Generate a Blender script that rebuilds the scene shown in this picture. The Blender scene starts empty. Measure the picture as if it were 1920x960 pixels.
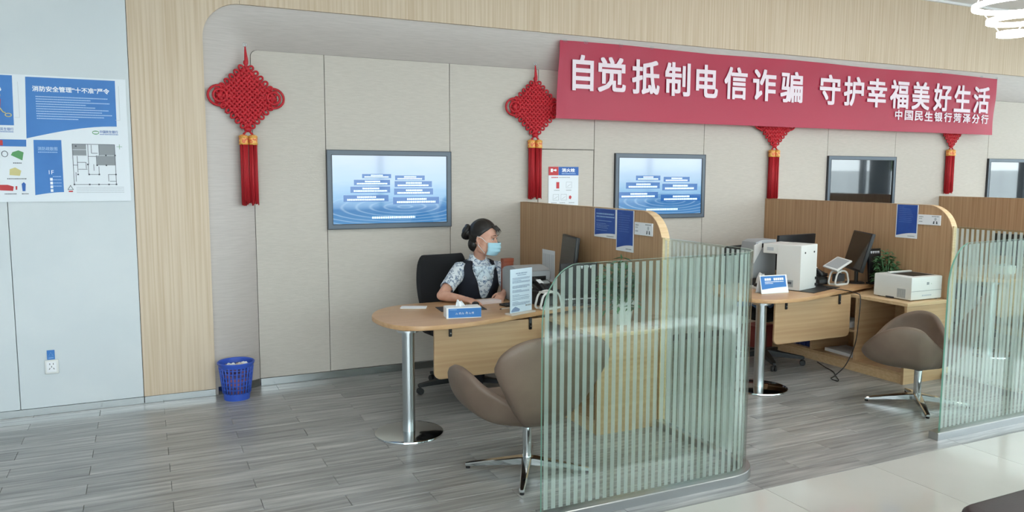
import bpy, bmesh, math, random
from mathutils import Vector, Matrix
random.seed(7)
C = bpy.context.scene
COL = C.collection
PI = math.pi

# ------------------------------------------------------------------ camera, world, light, exposure
def make_camera():
    yaw, pit, rol = 0.444598, 0.105808, -0.003495
    cy, sy, cp, sp = math.cos(yaw), math.sin(yaw), math.cos(pit), math.sin(pit)
    f = Vector((sy * cp, cy * cp, -sp)); r = Vector((cy, -sy, 0)); d = f.cross(r)
    cr, sr = math.cos(rol), math.sin(rol)
    r2 = cr * r + sr * d; d2 = -sr * r + cr * d
    cam = bpy.data.cameras.new('camera'); o = bpy.data.objects.new('camera', cam); COL.objects.link(o)
    m = Matrix((r2, -d2, -f)).transposed().to_4x4(); m.translation = Vector((0, 0, 1.72))
    o.matrix_world = m
    cam.sensor_fit = 'HORIZONTAL'; cam.sensor_width = 36; cam.lens = 1449.72 / 1920 * 36
    cam.clip_start = 0.05; cam.clip_end = 200
    C.camera = o
make_camera()

w = bpy.data.worlds.new('overcast_sky'); C.world = w; w.use_nodes = True
bg = w.node_tree.nodes['Background']
bg.inputs['Color'].default_value = (0.86, 0.93, 1.0, 1); bg.inputs['Strength'].default_value = 8.0
C.view_settings.view_transform = 'Standard'; C.view_settings.look = 'None'
C.view_settings.gamma = 1.0; C.view_settings.use_curve_mapping = False
C.view_settings.exposure = -0.05
CEILING_LIGHT = 7.5        # emission of the recessed ceiling panels
RING_LIGHT = 22.0           # emission of the pendant rings

# ------------------------------------------------------------------ materials
def lin(h):
    h = h.lstrip('#'); out = []
    for i in (0, 2, 4):
        c = int(h[i:i + 2], 16) / 255
        out.append(c / 12.92 if c <= 0.04045 else ((c + 0.055) / 1.055) ** 2.4)
    return (*out, 1.0)
MATS = {}
def mat(name, color='#808080', rough=0.5, metal=0.0, spec=0.5, bump=None, mix=None, emit=None, sheen=0, coat=0, alpha=None):
    """bump=(scale xyz, strength); mix=(color2, scale xyz, lo, hi) noise colour variation in object space"""
    if name in MATS: return MATS[name]
    m = bpy.data.materials.new(name); m.use_nodes = True; nt = m.node_tree
    b = nt.nodes['Principled BSDF']
    b.inputs['Base Color'].default_value = lin(color); b.inputs['Roughness'].default_value = rough
    b.inputs['Metallic'].default_value = metal; b.inputs['Specular IOR Level'].default_value = spec
    if sheen: b.inputs['Sheen Weight'].default_value = sheen
    if coat: b.inputs['Coat Weight'].default_value = coat; b.inputs['Coat Roughness'].default_value = 0.08
    if emit: b.inputs['Emission Color'].default_value = lin(emit[0]); b.inputs['Emission Strength'].default_value = emit[1]
    tc = nt.nodes.new('ShaderNodeTexCoord')
    def noise(scale, detail=4):
        mp = nt.nodes.new('ShaderNodeMapping'); mp.inputs['Scale'].default_value = scale
        nt.links.new(tc.outputs['Object'], mp.inputs['Vector'])
        n = nt.nodes.new('ShaderNodeTexNoise'); n.inputs['Scale'].default_value = 1; n.inputs['Detail'].default_value = detail
        nt.links.new(mp.outputs['Vector'], n.inputs['Vector']); return n
    if mix:
        n = noise(mix[1]); rp = nt.nodes.new('ShaderNodeValToRGB')
        rp.color_ramp.elements[0].color = lin(color); rp.color_ramp.elements[0].position = mix[2]
        rp.color_ramp.elements[1].color = lin(mix[0]); rp.color_ramp.elements[1].position = mix[3]
        nt.links.new(n.outputs['Fac'], rp.inputs['Fac']); nt.links.new(rp.outputs['Color'], b.inputs['Base Color'])
    if bump:
        n = noise(bump[0], 2); bp = nt.nodes.new('ShaderNodeBump'); bp.inputs['Strength'].default_value = bump[1]
        bp.inputs['Distance'].default_value = 0.004
        nt.links.new(n.outputs['Fac'], bp.inputs['Height']); nt.links.new(bp.outputs['Normal'], b.inputs['Normal'])
    MATS[name] = m; return m

def glass_mat(name, tint, refl=1.0, haze=None):
    m = bpy.data.materials.new(name); m.use_nodes = True; nt = m.node_tree; nt.nodes.clear()
    out = nt.nodes.new('ShaderNodeOutputMaterial'); tr = nt.nodes.new('ShaderNodeBsdfTransparent')
    tr.inputs['Color'].default_value = (*tint, 1)
    gl = nt.nodes.new('ShaderNodeBsdfGlossy'); gl.inputs['Roughness'].default_value = 0.02
    lw = nt.nodes.new('ShaderNodeLayerWeight'); lw.inputs['Blend'].default_value = .5
    pw = nt.nodes.new('ShaderNodeMath'); pw.operation = 'POWER'; pw.inputs[1].default_value = 5
    ml = nt.nodes.new('ShaderNodeMath'); ml.operation = 'MULTIPLY_ADD'; ml.inputs[1].default_value = .95 * refl; ml.inputs[2].default_value = .045 * refl
    nt.links.new(lw.outputs['Facing'], pw.inputs[0])
    mx = nt.nodes.new('ShaderNodeMixShader')
    nt.links.new(pw.outputs[0], ml.inputs[0]); nt.links.new(ml.outputs[0], mx.inputs['Fac'])
    base = tr.outputs[0]
    if haze:
        df = nt.nodes.new('ShaderNodeBsdfDiffuse'); df.inputs['Color'].default_value = (*haze[0], 1)
        tl = nt.nodes.new('ShaderNodeBsdfTranslucent'); tl.inputs['Color'].default_value = (*haze[0], 1)
        m2 = nt.nodes.new('ShaderNodeMixShader'); m2.inputs['Fac'].default_value = 0.5
        nt.links.new(df.outputs[0], m2.inputs[1]); nt.links.new(tl.outputs[0], m2.inputs[2])
        m3 = nt.nodes.new('ShaderNodeMixShader'); m3.inputs['Fac'].default_value = haze[1]
        nt.links.new(base, m3.inputs[1]); nt.links.new(m2.outputs[0], m3.inputs[2]); base = m3.outputs[0]
    nt.links.new(base, mx.inputs[1]); nt.links.new(gl.outputs[0], mx.inputs[2])
    nt.links.new(mx.outputs[0], out.inputs['Surface']); MATS[name] = m; return m

M_white = mat('white_wall_panel', '#D0D6D8', 0.55, bump=((400, 3, 400), 0.05), mix=('#CBD2D5', (2, 2, 2), .4, .6))
M_portal = mat('light_oak_laminate', '#D0BEA6', 0.5, mix=('#C0AA8E', (55, 55, 0.9), .38, .66), bump=((120, 120, 2), .05))
M_fabric = mat('beige_woven_wallcover', '#C6BFB5', 0.8, mix=('#BDB6AC', (14, 14, 260), .35, .65), bump=((60, 60, 420), .25))
M_reveal = mat('warm_grey_reveal', '#BDB5AF', 0.42, mix=('#B4ACA6', (8, 8, 180), .35, .65))
M_ceil = mat('white_ceiling_paint', '#E4E4E4', 0.8)
M_steel = mat('brushed_steel', '#B9BDBE', 0.28, 1.0, bump=((4, 4, 400), .08))
M_base = mat('steel_baseboard', '#AEB2B2', 0.22, 1.0)
M_chrome = mat('polished_chrome', '#C9CCCD', 0.08, 1.0)
M_dark_gap = mat('dark_joint', '#3A3835', 0.9)
M_partwood = mat('oak_partition_laminate', '#BB9874', 0.5, mix=('#A6805C', (48, 48, 0.9), .36, .66), bump=((150, 150, 2), .06))
M_edge = mat('pale_oak_and_lit_edge', '#D9BC94', 0.5, mix=('#CFAF85', (3, 30, 60), .4, .6))  # on partition edges, front light put into a paler copy of the laminate
M_desk = mat('oak_desktop_laminate', '#CBA379', 0.33, mix=('#BE946A', (1.2, 30, 30), .36, .66))
M_deskv = mat('oak_panel_laminate', '#C6A57E', 0.45, mix=('#B99670', (1.0, 30, 40), .36, .66))
M_black = mat('black_plastic', '#1B1C1E', 0.45)
M_blackfab = mat('black_chair_fabric', '#17181B', 0.85, bump=((300, 300, 300), .3))
M_screenoff = mat('dark_screen_glass', '#07080A', 0.05, spec=0.6)
M_tvglass = mat('glossy_dark_screen', '#07080A', 0.03, spec=1.0, coat=.6)
M_bezel = mat('slate_grey_bezel', '#5A6672', 0.4)
M_bezel_dk = mat('dark_bezel_edge', '#2A2F36', 0.4)
M_leather = mat('taupe_leather', '#766456', 0.5, mix=('#6C5A4D', (5, 5, 5), .35, .65), bump=((160, 160, 160), .12))
M_red = mat('red_knot_cord', '#C01525', 0.6, mix=('#A8101F', (90, 90, 90), .4, .6))
M_redtassel = mat('red_tassel_thread', '#C0202A', 0.65, mix=('#A5141F', (220, 220, 2), .35, .65))
M_gold = mat('gold_red_brocade', '#D8643A', 0.45, mix=('#E8B25A', (70, 70, 70), .45, .55))
M_goldband = mat('gold_thread_band', '#D9A24A', 0.4, 0.3)
M_bluebin = mat('blue_bin_plastic', '#3558BA', 0.4)
M_paper = mat('white_paper', '#E9EBEE', 0.7)
M_poster_white = mat('poster_white', '#DFE5EA', 0.5)
M_poster_blue = mat('poster_blue', '#2F71B8', 0.5, mix=('#3A7CC2', (3, 3, 3), .35, .65))
M_navy = mat('poster_navy', '#24499A', 0.45, mix=('#2C55A8', (8, 8, 8), .35, .65))
M_print_white = mat('print_white', '#EEF2F6', 0.6)
M_print_pale = mat('print_pale_blue', '#9DC0E4', 0.6)
M_print_dark = mat('print_dark', '#4A5058', 0.6)
M_print_grey = mat('print_grey', '#8F9498', 0.6)
M_print_lgrey = mat('print_light_grey', '#B9BFC4', 0.6)
M_print_red = mat('print_red', '#C03A3F', 0.6)
M_print_green = mat('print_green', '#5A9A62', 0.6)
M_print_yellow = mat('print_yellow', '#CFC58A', 0.6)
M_print_blue = mat('print_blue', '#2F62AE', 0.6)
M_whiteplastic = mat('white_plastic', '#DEDFDC', 0.4)
M_cream = mat('cream_plastic', '#D3C8BC', 0.45)
M_greyplastic = mat('grey_plastic', '#9FA3A5', 0.45)
M_dkgrey = mat('dark_grey_plastic', '#3C4044', 0.5)
M_skin = mat('skin', '#D2A28C', 0.5, mix=('#C99680', (20, 20, 20), .35, .65))
M_hair = mat('black_hair', '#15110F', 0.42, bump=((30, 30, 220), .35))
M_vest = mat('navy_vest_cloth', '#161B28', 0.85, bump=((300, 300, 300), .2))
M_trouser = mat('dark_trouser_cloth', '#171A22', 0.85)
M_mask = mat('pale_blue_mask', '#A9D6E6', 0.75)
M_maskwhite = mat('mask_white_loop', '#E6EDF0', 0.7)
M_pot = mat('white_ceramic', '#E3E6E4', 0.3)
M_soil = mat('brown_soil', '#3A2A1E', 0.95)
M_leaf = mat('green_leaf', '#3E6B41', 0.5, mix=('#57825A', (25, 25, 25), .35, .65))
M_brownbox = mat('red_brown_leather', '#8A4630', 0.45)
M_bluecloth = mat('blue_cloth', '#5F86B8', 0.8)
M_binder = mat('blue_binder', '#24356B', 0.5)
M_ottoman = mat('dark_brown_leather', '#33292A', 0.5, bump=((120, 120, 120), .15))
M_led = mat('led_white', '#FFFFFF', 0.5, emit=('#FFFFFF', RING_LIGHT))
M_panelled = mat('ceiling_panel_diffuser', '#FFFFFF', 0.5, emit=('#FFF8EE', CEILING_LIGHT))
M_greenedge = mat('green_glass_edge', '#7FB3A0', 0.15)
M_glass = glass_mat('tinted_partition_glass', (0.89, 0.945, 0.92))
M_pane = glass_mat('clear_window_glass', (0.95, 0.98, 0.97), .7)
M_frost = glass_mat('frosted_stripe_film', (0.95, 0.97, 0.96), .6, ((0.79, 0.815, 0.79), 0.58))
M_acryl = glass_mat('clear_acrylic', (0.93, 0.96, 0.97))

def blouse_mat():
    m = bpy.data.materials.new('floral_blouse_cloth'); m.use_nodes = True; nt = m.node_tree
    b = nt.nodes['Principled BSDF']; b.inputs['Roughness'].default_value = .8
    tc = nt.nodes.new('ShaderNodeTexCoord')
    v = nt.nodes.new('ShaderNodeTexVoronoi'); v.inputs['Scale'].default_value = 40; v.feature = 'F1'
    n = nt.nodes.new('ShaderNodeTexNoise'); n.inputs['Scale'].default_value = 45
    nt.links.new(tc.outputs['Object'], n.inputs['Vector'])
    mx = nt.nodes.new('ShaderNodeMix'); mx.data_type = 'VECTOR'; mx.inputs[0].default_value = .04
    nt.links.new(tc.outputs['Object'], mx.inputs[4]); nt.links.new(n.outputs['Color'], mx.inputs[5])
    nt.links.new(mx.outputs[1], v.inputs['Vector'])
    r = nt.nodes.new('ShaderNodeValToRGB'); e = r.color_ramp.elements
    e[0].position = 0.0; e[0].color = lin('#6E87A8'); e[1].position = .62; e[1].color = lin('#DCE4EA')
    for p, c in ((.22, '#D5DEE6'), (.30, '#4F6688'), (.40, '#57708F'), (.46, '#D9E2EA')):
        x = e.new(p); x.color = lin(c)
    nt.links.new(v.outputs['Distance'], r.inputs['Fac']); nt.links.new(r.outputs['Color'], b.inputs['Base Color'])
    return m
M_blouse = blouse_mat()

def plank_mat():
    m = bpy.data.materials.new('grey_oak_plank'); m.use_nodes = True; nt = m.node_tree
    b = nt.nodes['Principled BSDF']; b.inputs['Roughness'].default_value = .29; b.inputs['Specular IOR Level'].default_value = .45
    tc = nt.nodes.new('ShaderNodeTexCoord'); oi = nt.nodes.new('ShaderNodeObjectInfo')
    mp = nt.nodes.new('ShaderNodeMapping'); mp.inputs['Scale'].default_value = (1.6, 30, 1)
    ad = nt.nodes.new('ShaderNodeVectorMath'); ad.operation = 'ADD'
    sc = nt.nodes.new('ShaderNodeVectorMath'); sc.operation = 'SCALE'; sc.inputs[0].default_value = (37, 91, 0)
    nt.links.new(oi.outputs['Random'], sc.inputs['Scale']); nt.links.new(sc.outputs[0], ad.inputs[1])
    nt.links.new(tc.outputs['Object'], mp.inputs['Vector']); nt.links.new(mp.outputs['Vector'], ad.inputs[0])
    n = nt.nodes.new('ShaderNodeTexNoise'); n.inputs['Scale'].default_value = 1; n.inputs['Detail'].default_value = 5; n.inputs['Roughness'].default_value = .6
    nt.links.new(ad.outputs[0], n.inputs['Vector'])
    r = nt.nodes.new('ShaderNodeValToRGB'); e = r.color_ramp.elements
    e[0].position = .28; e[0].color = lin('#6B6A69'); e[1].position = .72; e[1].color = lin('#BAB8B5')
    x = e.new(.5); x.color = lin('#969593')
    nt.links.new(n.outputs['Fac'], r.inputs['Fac'])
    hv = nt.nodes.new('ShaderNodeHueSaturation'); mm = nt.nodes.new('ShaderNodeMapRange')
    mm.inputs['To Min'].default_value = .86; mm.inputs['To Max'].default_value = 1.14
    nt.links.new(oi.outputs['Random'], mm.inputs['Value']); nt.links.new(mm.outputs[0], hv.inputs['Value'])
    nt.links.new(r.outputs['Color'], hv.inputs['Color']); nt.links.new(hv.outputs['Color'], b.inputs['Base Color'])
    return m
M_plank = plank_mat()
M_tile = mat('polished_cream_tile', '#CBC9C3', 0.06, spec=.5, mix=('#C5C3BD', (1.5, 1.5, 1.5), .35, .65))
M_grout = mat('floor_grout', '#77756F', 0.8)

def screen_mat(name, strength):
    m = bpy.data.materials.new(name); m.use_nodes = True; nt = m.node_tree
    b = nt.nodes['Principled BSDF']; b.inputs['Base Color'].default_value = (.01, .01, .01, 1); b.inputs['Roughness'].default_value = .06
    tc = nt.nodes.new('ShaderNodeTexCoord'); sp = nt.nodes.new('ShaderNodeSeparateXYZ')
    nt.links.new(tc.outputs['Generated'], sp.inputs[0])
    r = nt.nodes.new('ShaderNodeValToRGB'); e = r.color_ramp.elements
    e[0].position = 0; e[0].color = lin('#4C8BC4'); e[1].position = 1; e[1].color = lin('#C3D6EC')
    for p, c in ((.2, '#3F7DBA'), (.38, '#78AEDA'), (.48, '#8CBADF'), (.62, '#AACBE8')):
        x = e.new(p); x.color = lin(c)
    n = nt.nodes.new('ShaderNodeTexNoise'); n.inputs['Scale'].default_value = 3.2; n.inputs['Detail'].default_value = 5
    mp = nt.nodes.new('ShaderNodeMapping'); mp.inputs['Scale'].default_value = (1.0, 1, 3.0)
    nt.links.new(tc.outputs['Generated'], mp.inputs[0]); nt.links.new(mp.outputs[0], n.inputs['Vector'])
    ma = nt.nodes.new('ShaderNodeMath'); ma.operation = 'MULTIPLY_ADD'; ma.inputs[1].default_value = .22; 
    nt.links.new(n.outputs['Fac'], ma.inputs[0]); 
    sb = nt.nodes.new('ShaderNodeMath'); sb.operation = 'SUBTRACT'; sb.inputs[1].default_value = .11
    nt.links.new(sp.outputs['Z'], sb.inputs[0]); nt.links.new(sb.outputs[0], ma.inputs[2])
    nt.links.new(ma.outputs[0], r.inputs['Fac'])
    # arcs of light around a low centre
    mp2 = nt.nodes.new('ShaderNodeMapping'); mp2.inputs['Location'].default_value = (-.62, 0, -.72); mp2.inputs['Scale'].default_value = (1, 0, 3.0)
    nt.links.new(tc.outputs['Generated'], mp2.inputs[0])
    wv = nt.nodes.new('ShaderNodeTexWave'); wv.wave_type = 'RINGS'; wv.rings_direction = 'SPHERICAL'; wv.inputs['Scale'].default_value = 2.6; wv.inputs['Distortion'].default_value = 1.2
    nt.links.new(mp2.outputs[0], wv.inputs['Vector'])
    pw = nt.nodes.new('ShaderNodeMath'); pw.operation = 'POWER'; pw.inputs[1].default_value = 9; nt.links.new(wv.outputs['Fac'], pw.inputs[0])
    lo = nt.nodes.new('ShaderNodeMapRange'); lo.inputs['From Min'].default_value = .45; lo.inputs['From Max'].default_value = .1; lo.inputs['To Max'].default_value = .5
    nt.links.new(sp.outputs['Z'], lo.inputs['Value'])
    m1 = nt.nodes.new('ShaderNodeMath'); m1.operation = 'MULTIPLY'; nt.links.new(pw.outputs[0], m1.inputs[0]); nt.links.new(lo.outputs[0], m1.inputs[1])
    mx = nt.nodes.new('ShaderNodeMix'); mx.data_type = 'RGBA'; mx.inputs[7].default_value = lin('#BFE0F5')
    nt.links.new(m1.outputs[0], mx.inputs[0]); nt.links.new(r.outputs['Color'], mx.inputs[6])
    nt.links.new(mx.outputs[2], b.inputs['Emission Color']); b.inputs['Emission Strength'].default_value = strength
    MATS[name] = m; return m
SCREEN = 1.0
M_screen = screen_mat('lit_video_screen', SCREEN)
M_scr_bar = mat('lit_caption_bar', '#0A1E40', .1, emit=('#2C68AC', SCREEN))
M_scr_txt = mat('lit_caption_text', '#C8E0F5', .1, emit=('#CFE6F8', SCREEN))
M_banner = None
def banner_mat():
    m = bpy.data.materials.new('red_banner_cloth'); m.use_nodes = True; nt = m.node_tree
    b = nt.nodes['Principled BSDF']; b.inputs['Base Color'].default_value = lin('#BE3350'); b.inputs['Roughness'].default_value = .42
    out = nt.nodes['Material Output']
    tl = nt.nodes.new('ShaderNodeBsdfTranslucent'); tl.inputs['Color'].default_value = lin('#C83A58')
    tr = nt.nodes.new('ShaderNodeBsdfTransparent'); tr.inputs['Color'].default_value = lin('#E06078')
    m1 = nt.nodes.new('ShaderNodeMixShader'); m1.inputs[0].default_value = .2
    m2 = nt.nodes.new('ShaderNodeMixShader'); m2.inputs[0].default_value = .08
    nt.links.new(b.outputs[0], m1.inputs[1]); nt.links.new(tl.outputs[0], m1.inputs[2])
    nt.links.new(m1.outputs[0], m2.inputs[1]); nt.links.new(tr.outputs[0], m2.inputs[2])
    nt.links.new(m2.outputs[0], out.inputs['Surface']); return m
M_banner = banner_mat()
M_bannertext = mat('banner_white_lettering', '#E6D6DE', .6)

# ------------------------------------------------------------------ mesh helpers
class MB:
    def __init__(s): s.bm = bmesh.new()
    def box(s, a, b, bevel=0.0, seg=2, rot=None, org=None):
        bm = bmesh.new(); bmesh.ops.create_cube(bm, size=1)
        for v in bm.verts:
            v.co = Vector([a[i] + (v.co[i] + .5) * (b[i] - a[i]) for i in range(3)])
        if bevel: bmesh.ops.bevel(bm, geom=list(bm.edges), offset=bevel, segments=seg, affect='EDGES', profile=.5)
        if rot is not None: bmesh.ops.transform(bm, matrix=rot, verts=bm.verts)
        s.add(bm); return s
    def add(s, bm):
        me = bpy.data.meshes.new('t'); bm.to_mesh(me); bm.free(); s.bm.from_mesh(me); bpy.data.meshes.remove(me)
    def poly(s, pts):
        s.bm.faces.new([s.bm.verts.new(p) for p in pts]); return s
    def rect(s, x0, z0, x1, z1, y=0):           # facing -Y
        return s.poly([(x0, y, z0), (x1, y, z0), (x1, y, z1), (x0, y, z1)])
    def rings(s, rings, closed=True, cap0=True, cap1=True):
        vs = [[s.bm.verts.new(p) for p in r] for r in rings]
        n = len(vs[0])
        for a, b in zip(vs, vs[1:]):
            for i in range(n if closed else n - 1):
                j = (i + 1) % n
                s.bm.faces.new((a[i], a[j], b[j], b[i]))
        if cap0 and closed: s.bm.faces.new(list(reversed(vs[0])))
        if cap1 and closed: s.bm.faces.new(vs[-1])
        return s
    def lathe(s, prof, n=32, c=(0, 0, 0), cap=True):   # prof [(r,z)]
        return s.rings([[(c[0] + r * math.cos(2 * PI * i / n), c[1] + r * math.sin(2 * PI * i / n), c[2] + z) for i in range(n)] for r, z in prof], True, cap, cap)
    def tube(s, pts, r, n=8, closed=False, round_ends=False):
        pts = [Vector(p) for p in pts]; k = len(pts)
        rad = r if isinstance(r, (list, tuple)) else [r] * k
        rings = []; prev = None
        for i, p in enumerate(pts):
            t = (pts[(i + 1) % k] - pts[i - 1]) if closed else (pts[min(i + 1, k - 1)] - pts[max(i - 1, 0)])
            t.normalize()
            if prev is None:
                up = Vector((0, 0, 1)) if abs(t.z) < .9 else Vector((0, 1, 0)); u = t.cross(up).normalized()
            else:
                u = (prev - t * prev.dot(t)).normalized()
            prev = u; v = t.cross(u)
            ring = lambda pp, rr: [pp + (u * math.cos(2 * PI * a / n) + v * math.sin(2 * PI * a / n)) * rr for a in range(n)]
            if round_ends and not closed and i == 0:
                for q in (.95, .7, .35): rings.append(ring(p - t * rad[i] * q, rad[i] * math.sqrt(1 - q * q)))
            rings.append(ring(p, rad[i]))
            if round_ends and not closed and i == k - 1:
                for q in (.35, .7, .95): rings.append(ring(p + t * rad[i] * q, rad[i] * math.sqrt(1 - q * q)))
        if closed: rings.append(rings[0]); s.rings(rings, True, False, False)
        else: s.rings(rings)
        return s
    def prism(s, outline, z0, z1, bevel=0):    # outline in XY
        bm = bmesh.new()
        lo = [bm.verts.new((x, y, z0)) for x, y in outline]; hi = [bm.verts.new((x, y, z1)) for x, y in outline]
        n = len(lo)
        bt = bm.faces.new(list(reversed(lo))); tp = bm.faces.new(hi)
        for i in range(n): bm.faces.new((lo[i], lo[(i + 1) % n], hi[(i + 1) % n], hi[i]))
        bmesh.ops.recalc_face_normals(bm, faces=bm.faces)
        if bevel:
            es = list(set(tp.edges) | set(bt.edges)); bmesh.ops.bevel(bm, geom=es, offset=bevel, segments=3, affect='EDGES', profile=.5)
        s.add(bm); return s
    def prismY(s, outline, y0, y1, bevel=0):   # outline in XZ, extruded along Y
        t = MB(); t.prism([(x, z) for x, z in outline], -y1, -y0, bevel)
        for v in t.bm.verts: v.co = Vector((v.co.x, -v.co.z, v.co.y))
        bmesh.ops.recalc_face_normals(t.bm, faces=t.bm.faces)
        s.add(t.bm); return s
    def ball(s, c, r, axes=None, sub=3):
        bm = bmesh.new(); bmesh.ops.create_icosphere(bm, subdivisions=sub, radius=1)
        r = r if isinstance(r, (list, tuple)) else (r, r, r)
        for v in bm.verts:
            q = Vector((v.co.x * r[0], v.co.y * r[1], v.co.z * r[2]))
            v.co = (axes @ q if axes is not None else q) + Vector(c)
        s.add(bm); return s
    def xf(s, m):
        bmesh.ops.transform(s.bm, matrix=m, verts=s.bm.verts); return s
    def build(s, name, m, parent=None, loc=(0, 0, 0), smooth=True, ang=35, kind=None, label=None, norm=True):
        if norm: bmesh.ops.recalc_face_normals(s.bm, faces=s.bm.faces)
        me = bpy.data.meshes.new(name); s.bm.to_mesh(me); s.bm.free()
        return link(name, me, m, parent, loc, smooth, ang, kind, label)
def link(name, me, m, parent=None, loc=(0, 0, 0), smooth=True, ang=35, kind=None, label=None):
    if m is not None and not me.materials: me.materials.append(m)
    if smooth and len(me.polygons):
        me.polygons.foreach_set('use_smooth', [True] * len(me.polygons)); me.set_sharp_from_angle(angle=math.radians(ang))
    o = bpy.data.objects.new(name, me); COL.objects.link(o); o.location = loc
    if parent is not None: o.parent = parent
    if kind: o['kind'] = kind
    if label: o['label'] = label
    return o
def thing(name, label, cat, loc=(0, 0, 0), rz=0.0, group=None):
    o = bpy.data.objects.new(name, None); COL.objects.link(o); o.empty_display_size = .1
    o.location = loc; o.rotation_euler = (0, 0, rz); tag(o, label, cat, group); return o
def tag(o, label, cat, group=None):
    o['label'] = label; o['category'] = cat
    if group: o['group'] = group
    return o
def kids(o): return [c for c in bpy.data.objects if c.parent == o]
def dup(root, loc, rz, label, group=None):
    r = root.copy(); COL.objects.link(r); r.location = loc; r.rotation_euler = (0, 0, rz); r['label'] = label
    if group: r['group'] = group
    for ch in kids(root):
        c = ch.copy(); COL.objects.link(c); c.parent = r
        for g in kids(ch):
            d = g.copy(); COL.objects.link(d); d.parent = c
    return r
def dashes(mb, x0, x1, z, h, y, rng, lo=.6, hi=1.6, gap=.35):
    x = x0
    while x < x1 - h * .3:
        wd = min(h * rng.uniform(lo, hi), x1 - x); mb.rect(x, z - h / 2, x + wd, z + h / 2, y); x += wd + h * gap
    return mb
def catmull(pts, n=8, closed=True):
    out = []; k = len(pts)
    for i in range(k if closed else k - 1):
        g = lambda j: Vector(pts[j % k]) if closed else Vector(pts[max(0, min(k - 1, j))])
        p0, p1, p2, p3 = g(i - 1), g(i), g(i + 1), g(i + 2)
        for j in range(n):
            t = j / n
            out.append(.5 * ((2 * p1) + (p2 - p0) * t + (2 * p0 - 5 * p1 + 4 * p2 - p3) * t * t + (3 * p1 - p0 - 3 * p2 + p3) * t ** 3))
    if not closed: out.append(Vector(pts[-1]))
    return out
def text_mesh(txt, height, width=None, bold=0.0, thick=0.0):
    """flat lettering in XZ facing -Y, centred on the origin, scaled to the given ink height (and width)"""
    cu = bpy.data.curves.new('lettering', 'FONT'); cu.body = txt; cu.size = 1; cu.extrude = 0; cu.resolution_u = 3
    o = bpy.data.objects.new('lettering', cu); COL.objects.link(o)
    bpy.context.view_layer.update()
    dg = bpy.context.evaluated_depsgraph_get()
    me = bpy.data.meshes.new_from_object(o.evaluated_get(dg))
    bpy.data.objects.remove(o); bpy.data.curves.remove(cu)
    if bold:
        b = bmesh.new()
        for q in range(8):
            t = me.copy(); t.transform(Matrix.Translation((bold * (1, 1, 0, -1, -1, -1, 0, 1)[q], bold * (0, 1, 1, 1, 0, -1, -1, -1)[q], -.0004 * q))); b.from_mesh(t); bpy.data.meshes.remove(t)
        b.from_mesh(me); b.to_mesh(me); b.free()
    xs = [v.co.x for v in me.vertices]; ys = [v.co.y for v in me.vertices]
    if not xs: return me
    cx, cy = (min(xs) + max(xs)) / 2, (min(ys) + max(ys)) / 2
    k = height / (max(ys) - min(ys)); kx = k if width is None else width / (max(xs) - min(xs))
    for v in me.vertices: v.co = Vector(((v.co.x - cx) * kx, -thick - v.co.z * k * -.2, (v.co.y - cy) * k))
    return me
def text_obj(name, txt, height, m, parent, loc, width=None, bold=0.0, rot=None):
    me = text_mesh(txt, height, width, bold); o = link(name, me, m, parent, loc, smooth=False)
    if rot: o.rotation_euler = rot
    return o

YF, YW, ZC = 6.27, 6.41, 3.757       # front wall plane, recess wall plane, ceiling
X0, X1, YN = -4.0, 13.0, -3.0        # room extents

# ------------------------------------------------------------------ floor
floor = MB().box((X0 - .1, YN - .1, -.12), (X1 + .1, 6.7, -.012)).build('floor', M_grout, kind='structure', smooth=False)
PL, PW, PT = 0.84, 0.149, 0.0
YT = 3.10
plank_me = None
def plank_mesh(l, wd):
    b = bmesh.new(); bmesh.ops.create_cube(b, size=1)
    for v in b.verts: v.co = Vector((v.co.x * (l - .0022), v.co.y * (wd - .0022), v.co.z * .012 - .006))
    top = [e for e in b.edges if all(v.co.z > -.003 for v in e.verts)]
    bmesh.ops.bevel(b, geom=top, offset=.0012, segments=1, affect='EDGES')
    me = bpy.data.meshes.new('plank'); b.to_mesh(me); b.free(); me.materials.append(M_plank); return me
pm = plank_mesh(PL, PW)
rest = MB(); npl = 0; row = 0
y = YT + PW / 2
while y < 6.5:
    x = -.344 + (.42 if row % 2 == 0 else 0) - .84 * 6
    while x < X1:
        vis = (-.42 * y - .35 < x < y * 1.62 + .5) and y < 6.42
        if vis and npl < 300:
            o = bpy.data.objects.new('plank', pm); COL.objects.link(o); o.parent = floor; o.location = (x, y, 0); npl += 1
        elif x > X0 - .4:
            rest.box((x - PL / 2, y - PW / 2, -.012), (x + PL / 2 - .002, y + PW / 2 - .002, 0))
        x += PL
    y += PW; row += 1
rest.build('plank_field', M_plank, floor, smooth=False, kind='stuff')
TS = 0.83
tb = bmesh.new(); bmesh.ops.create_cube(tb, size=1)
for v in tb.verts: v.co = Vector((v.co.x * (TS - .003), v.co.y * (TS - .003), v.co.z * .012 - .006))
tm = bpy.data.meshes.new('tile'); tb.to_mesh(tm); tb.free(); tm.materials.append(M_tile)
j = 0; ty = YT - TS / 2
while ty > YN - .4:
    i = 0; tx = 3.026 - TS / 2 - TS * 9
    while tx < X1 + .4:
        o = bpy.data.objects.new('tile', tm); COL.objects.link(o); o.parent = floor; o.location = (tx, ty, 0); tx += TS
    ty -= TS
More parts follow.
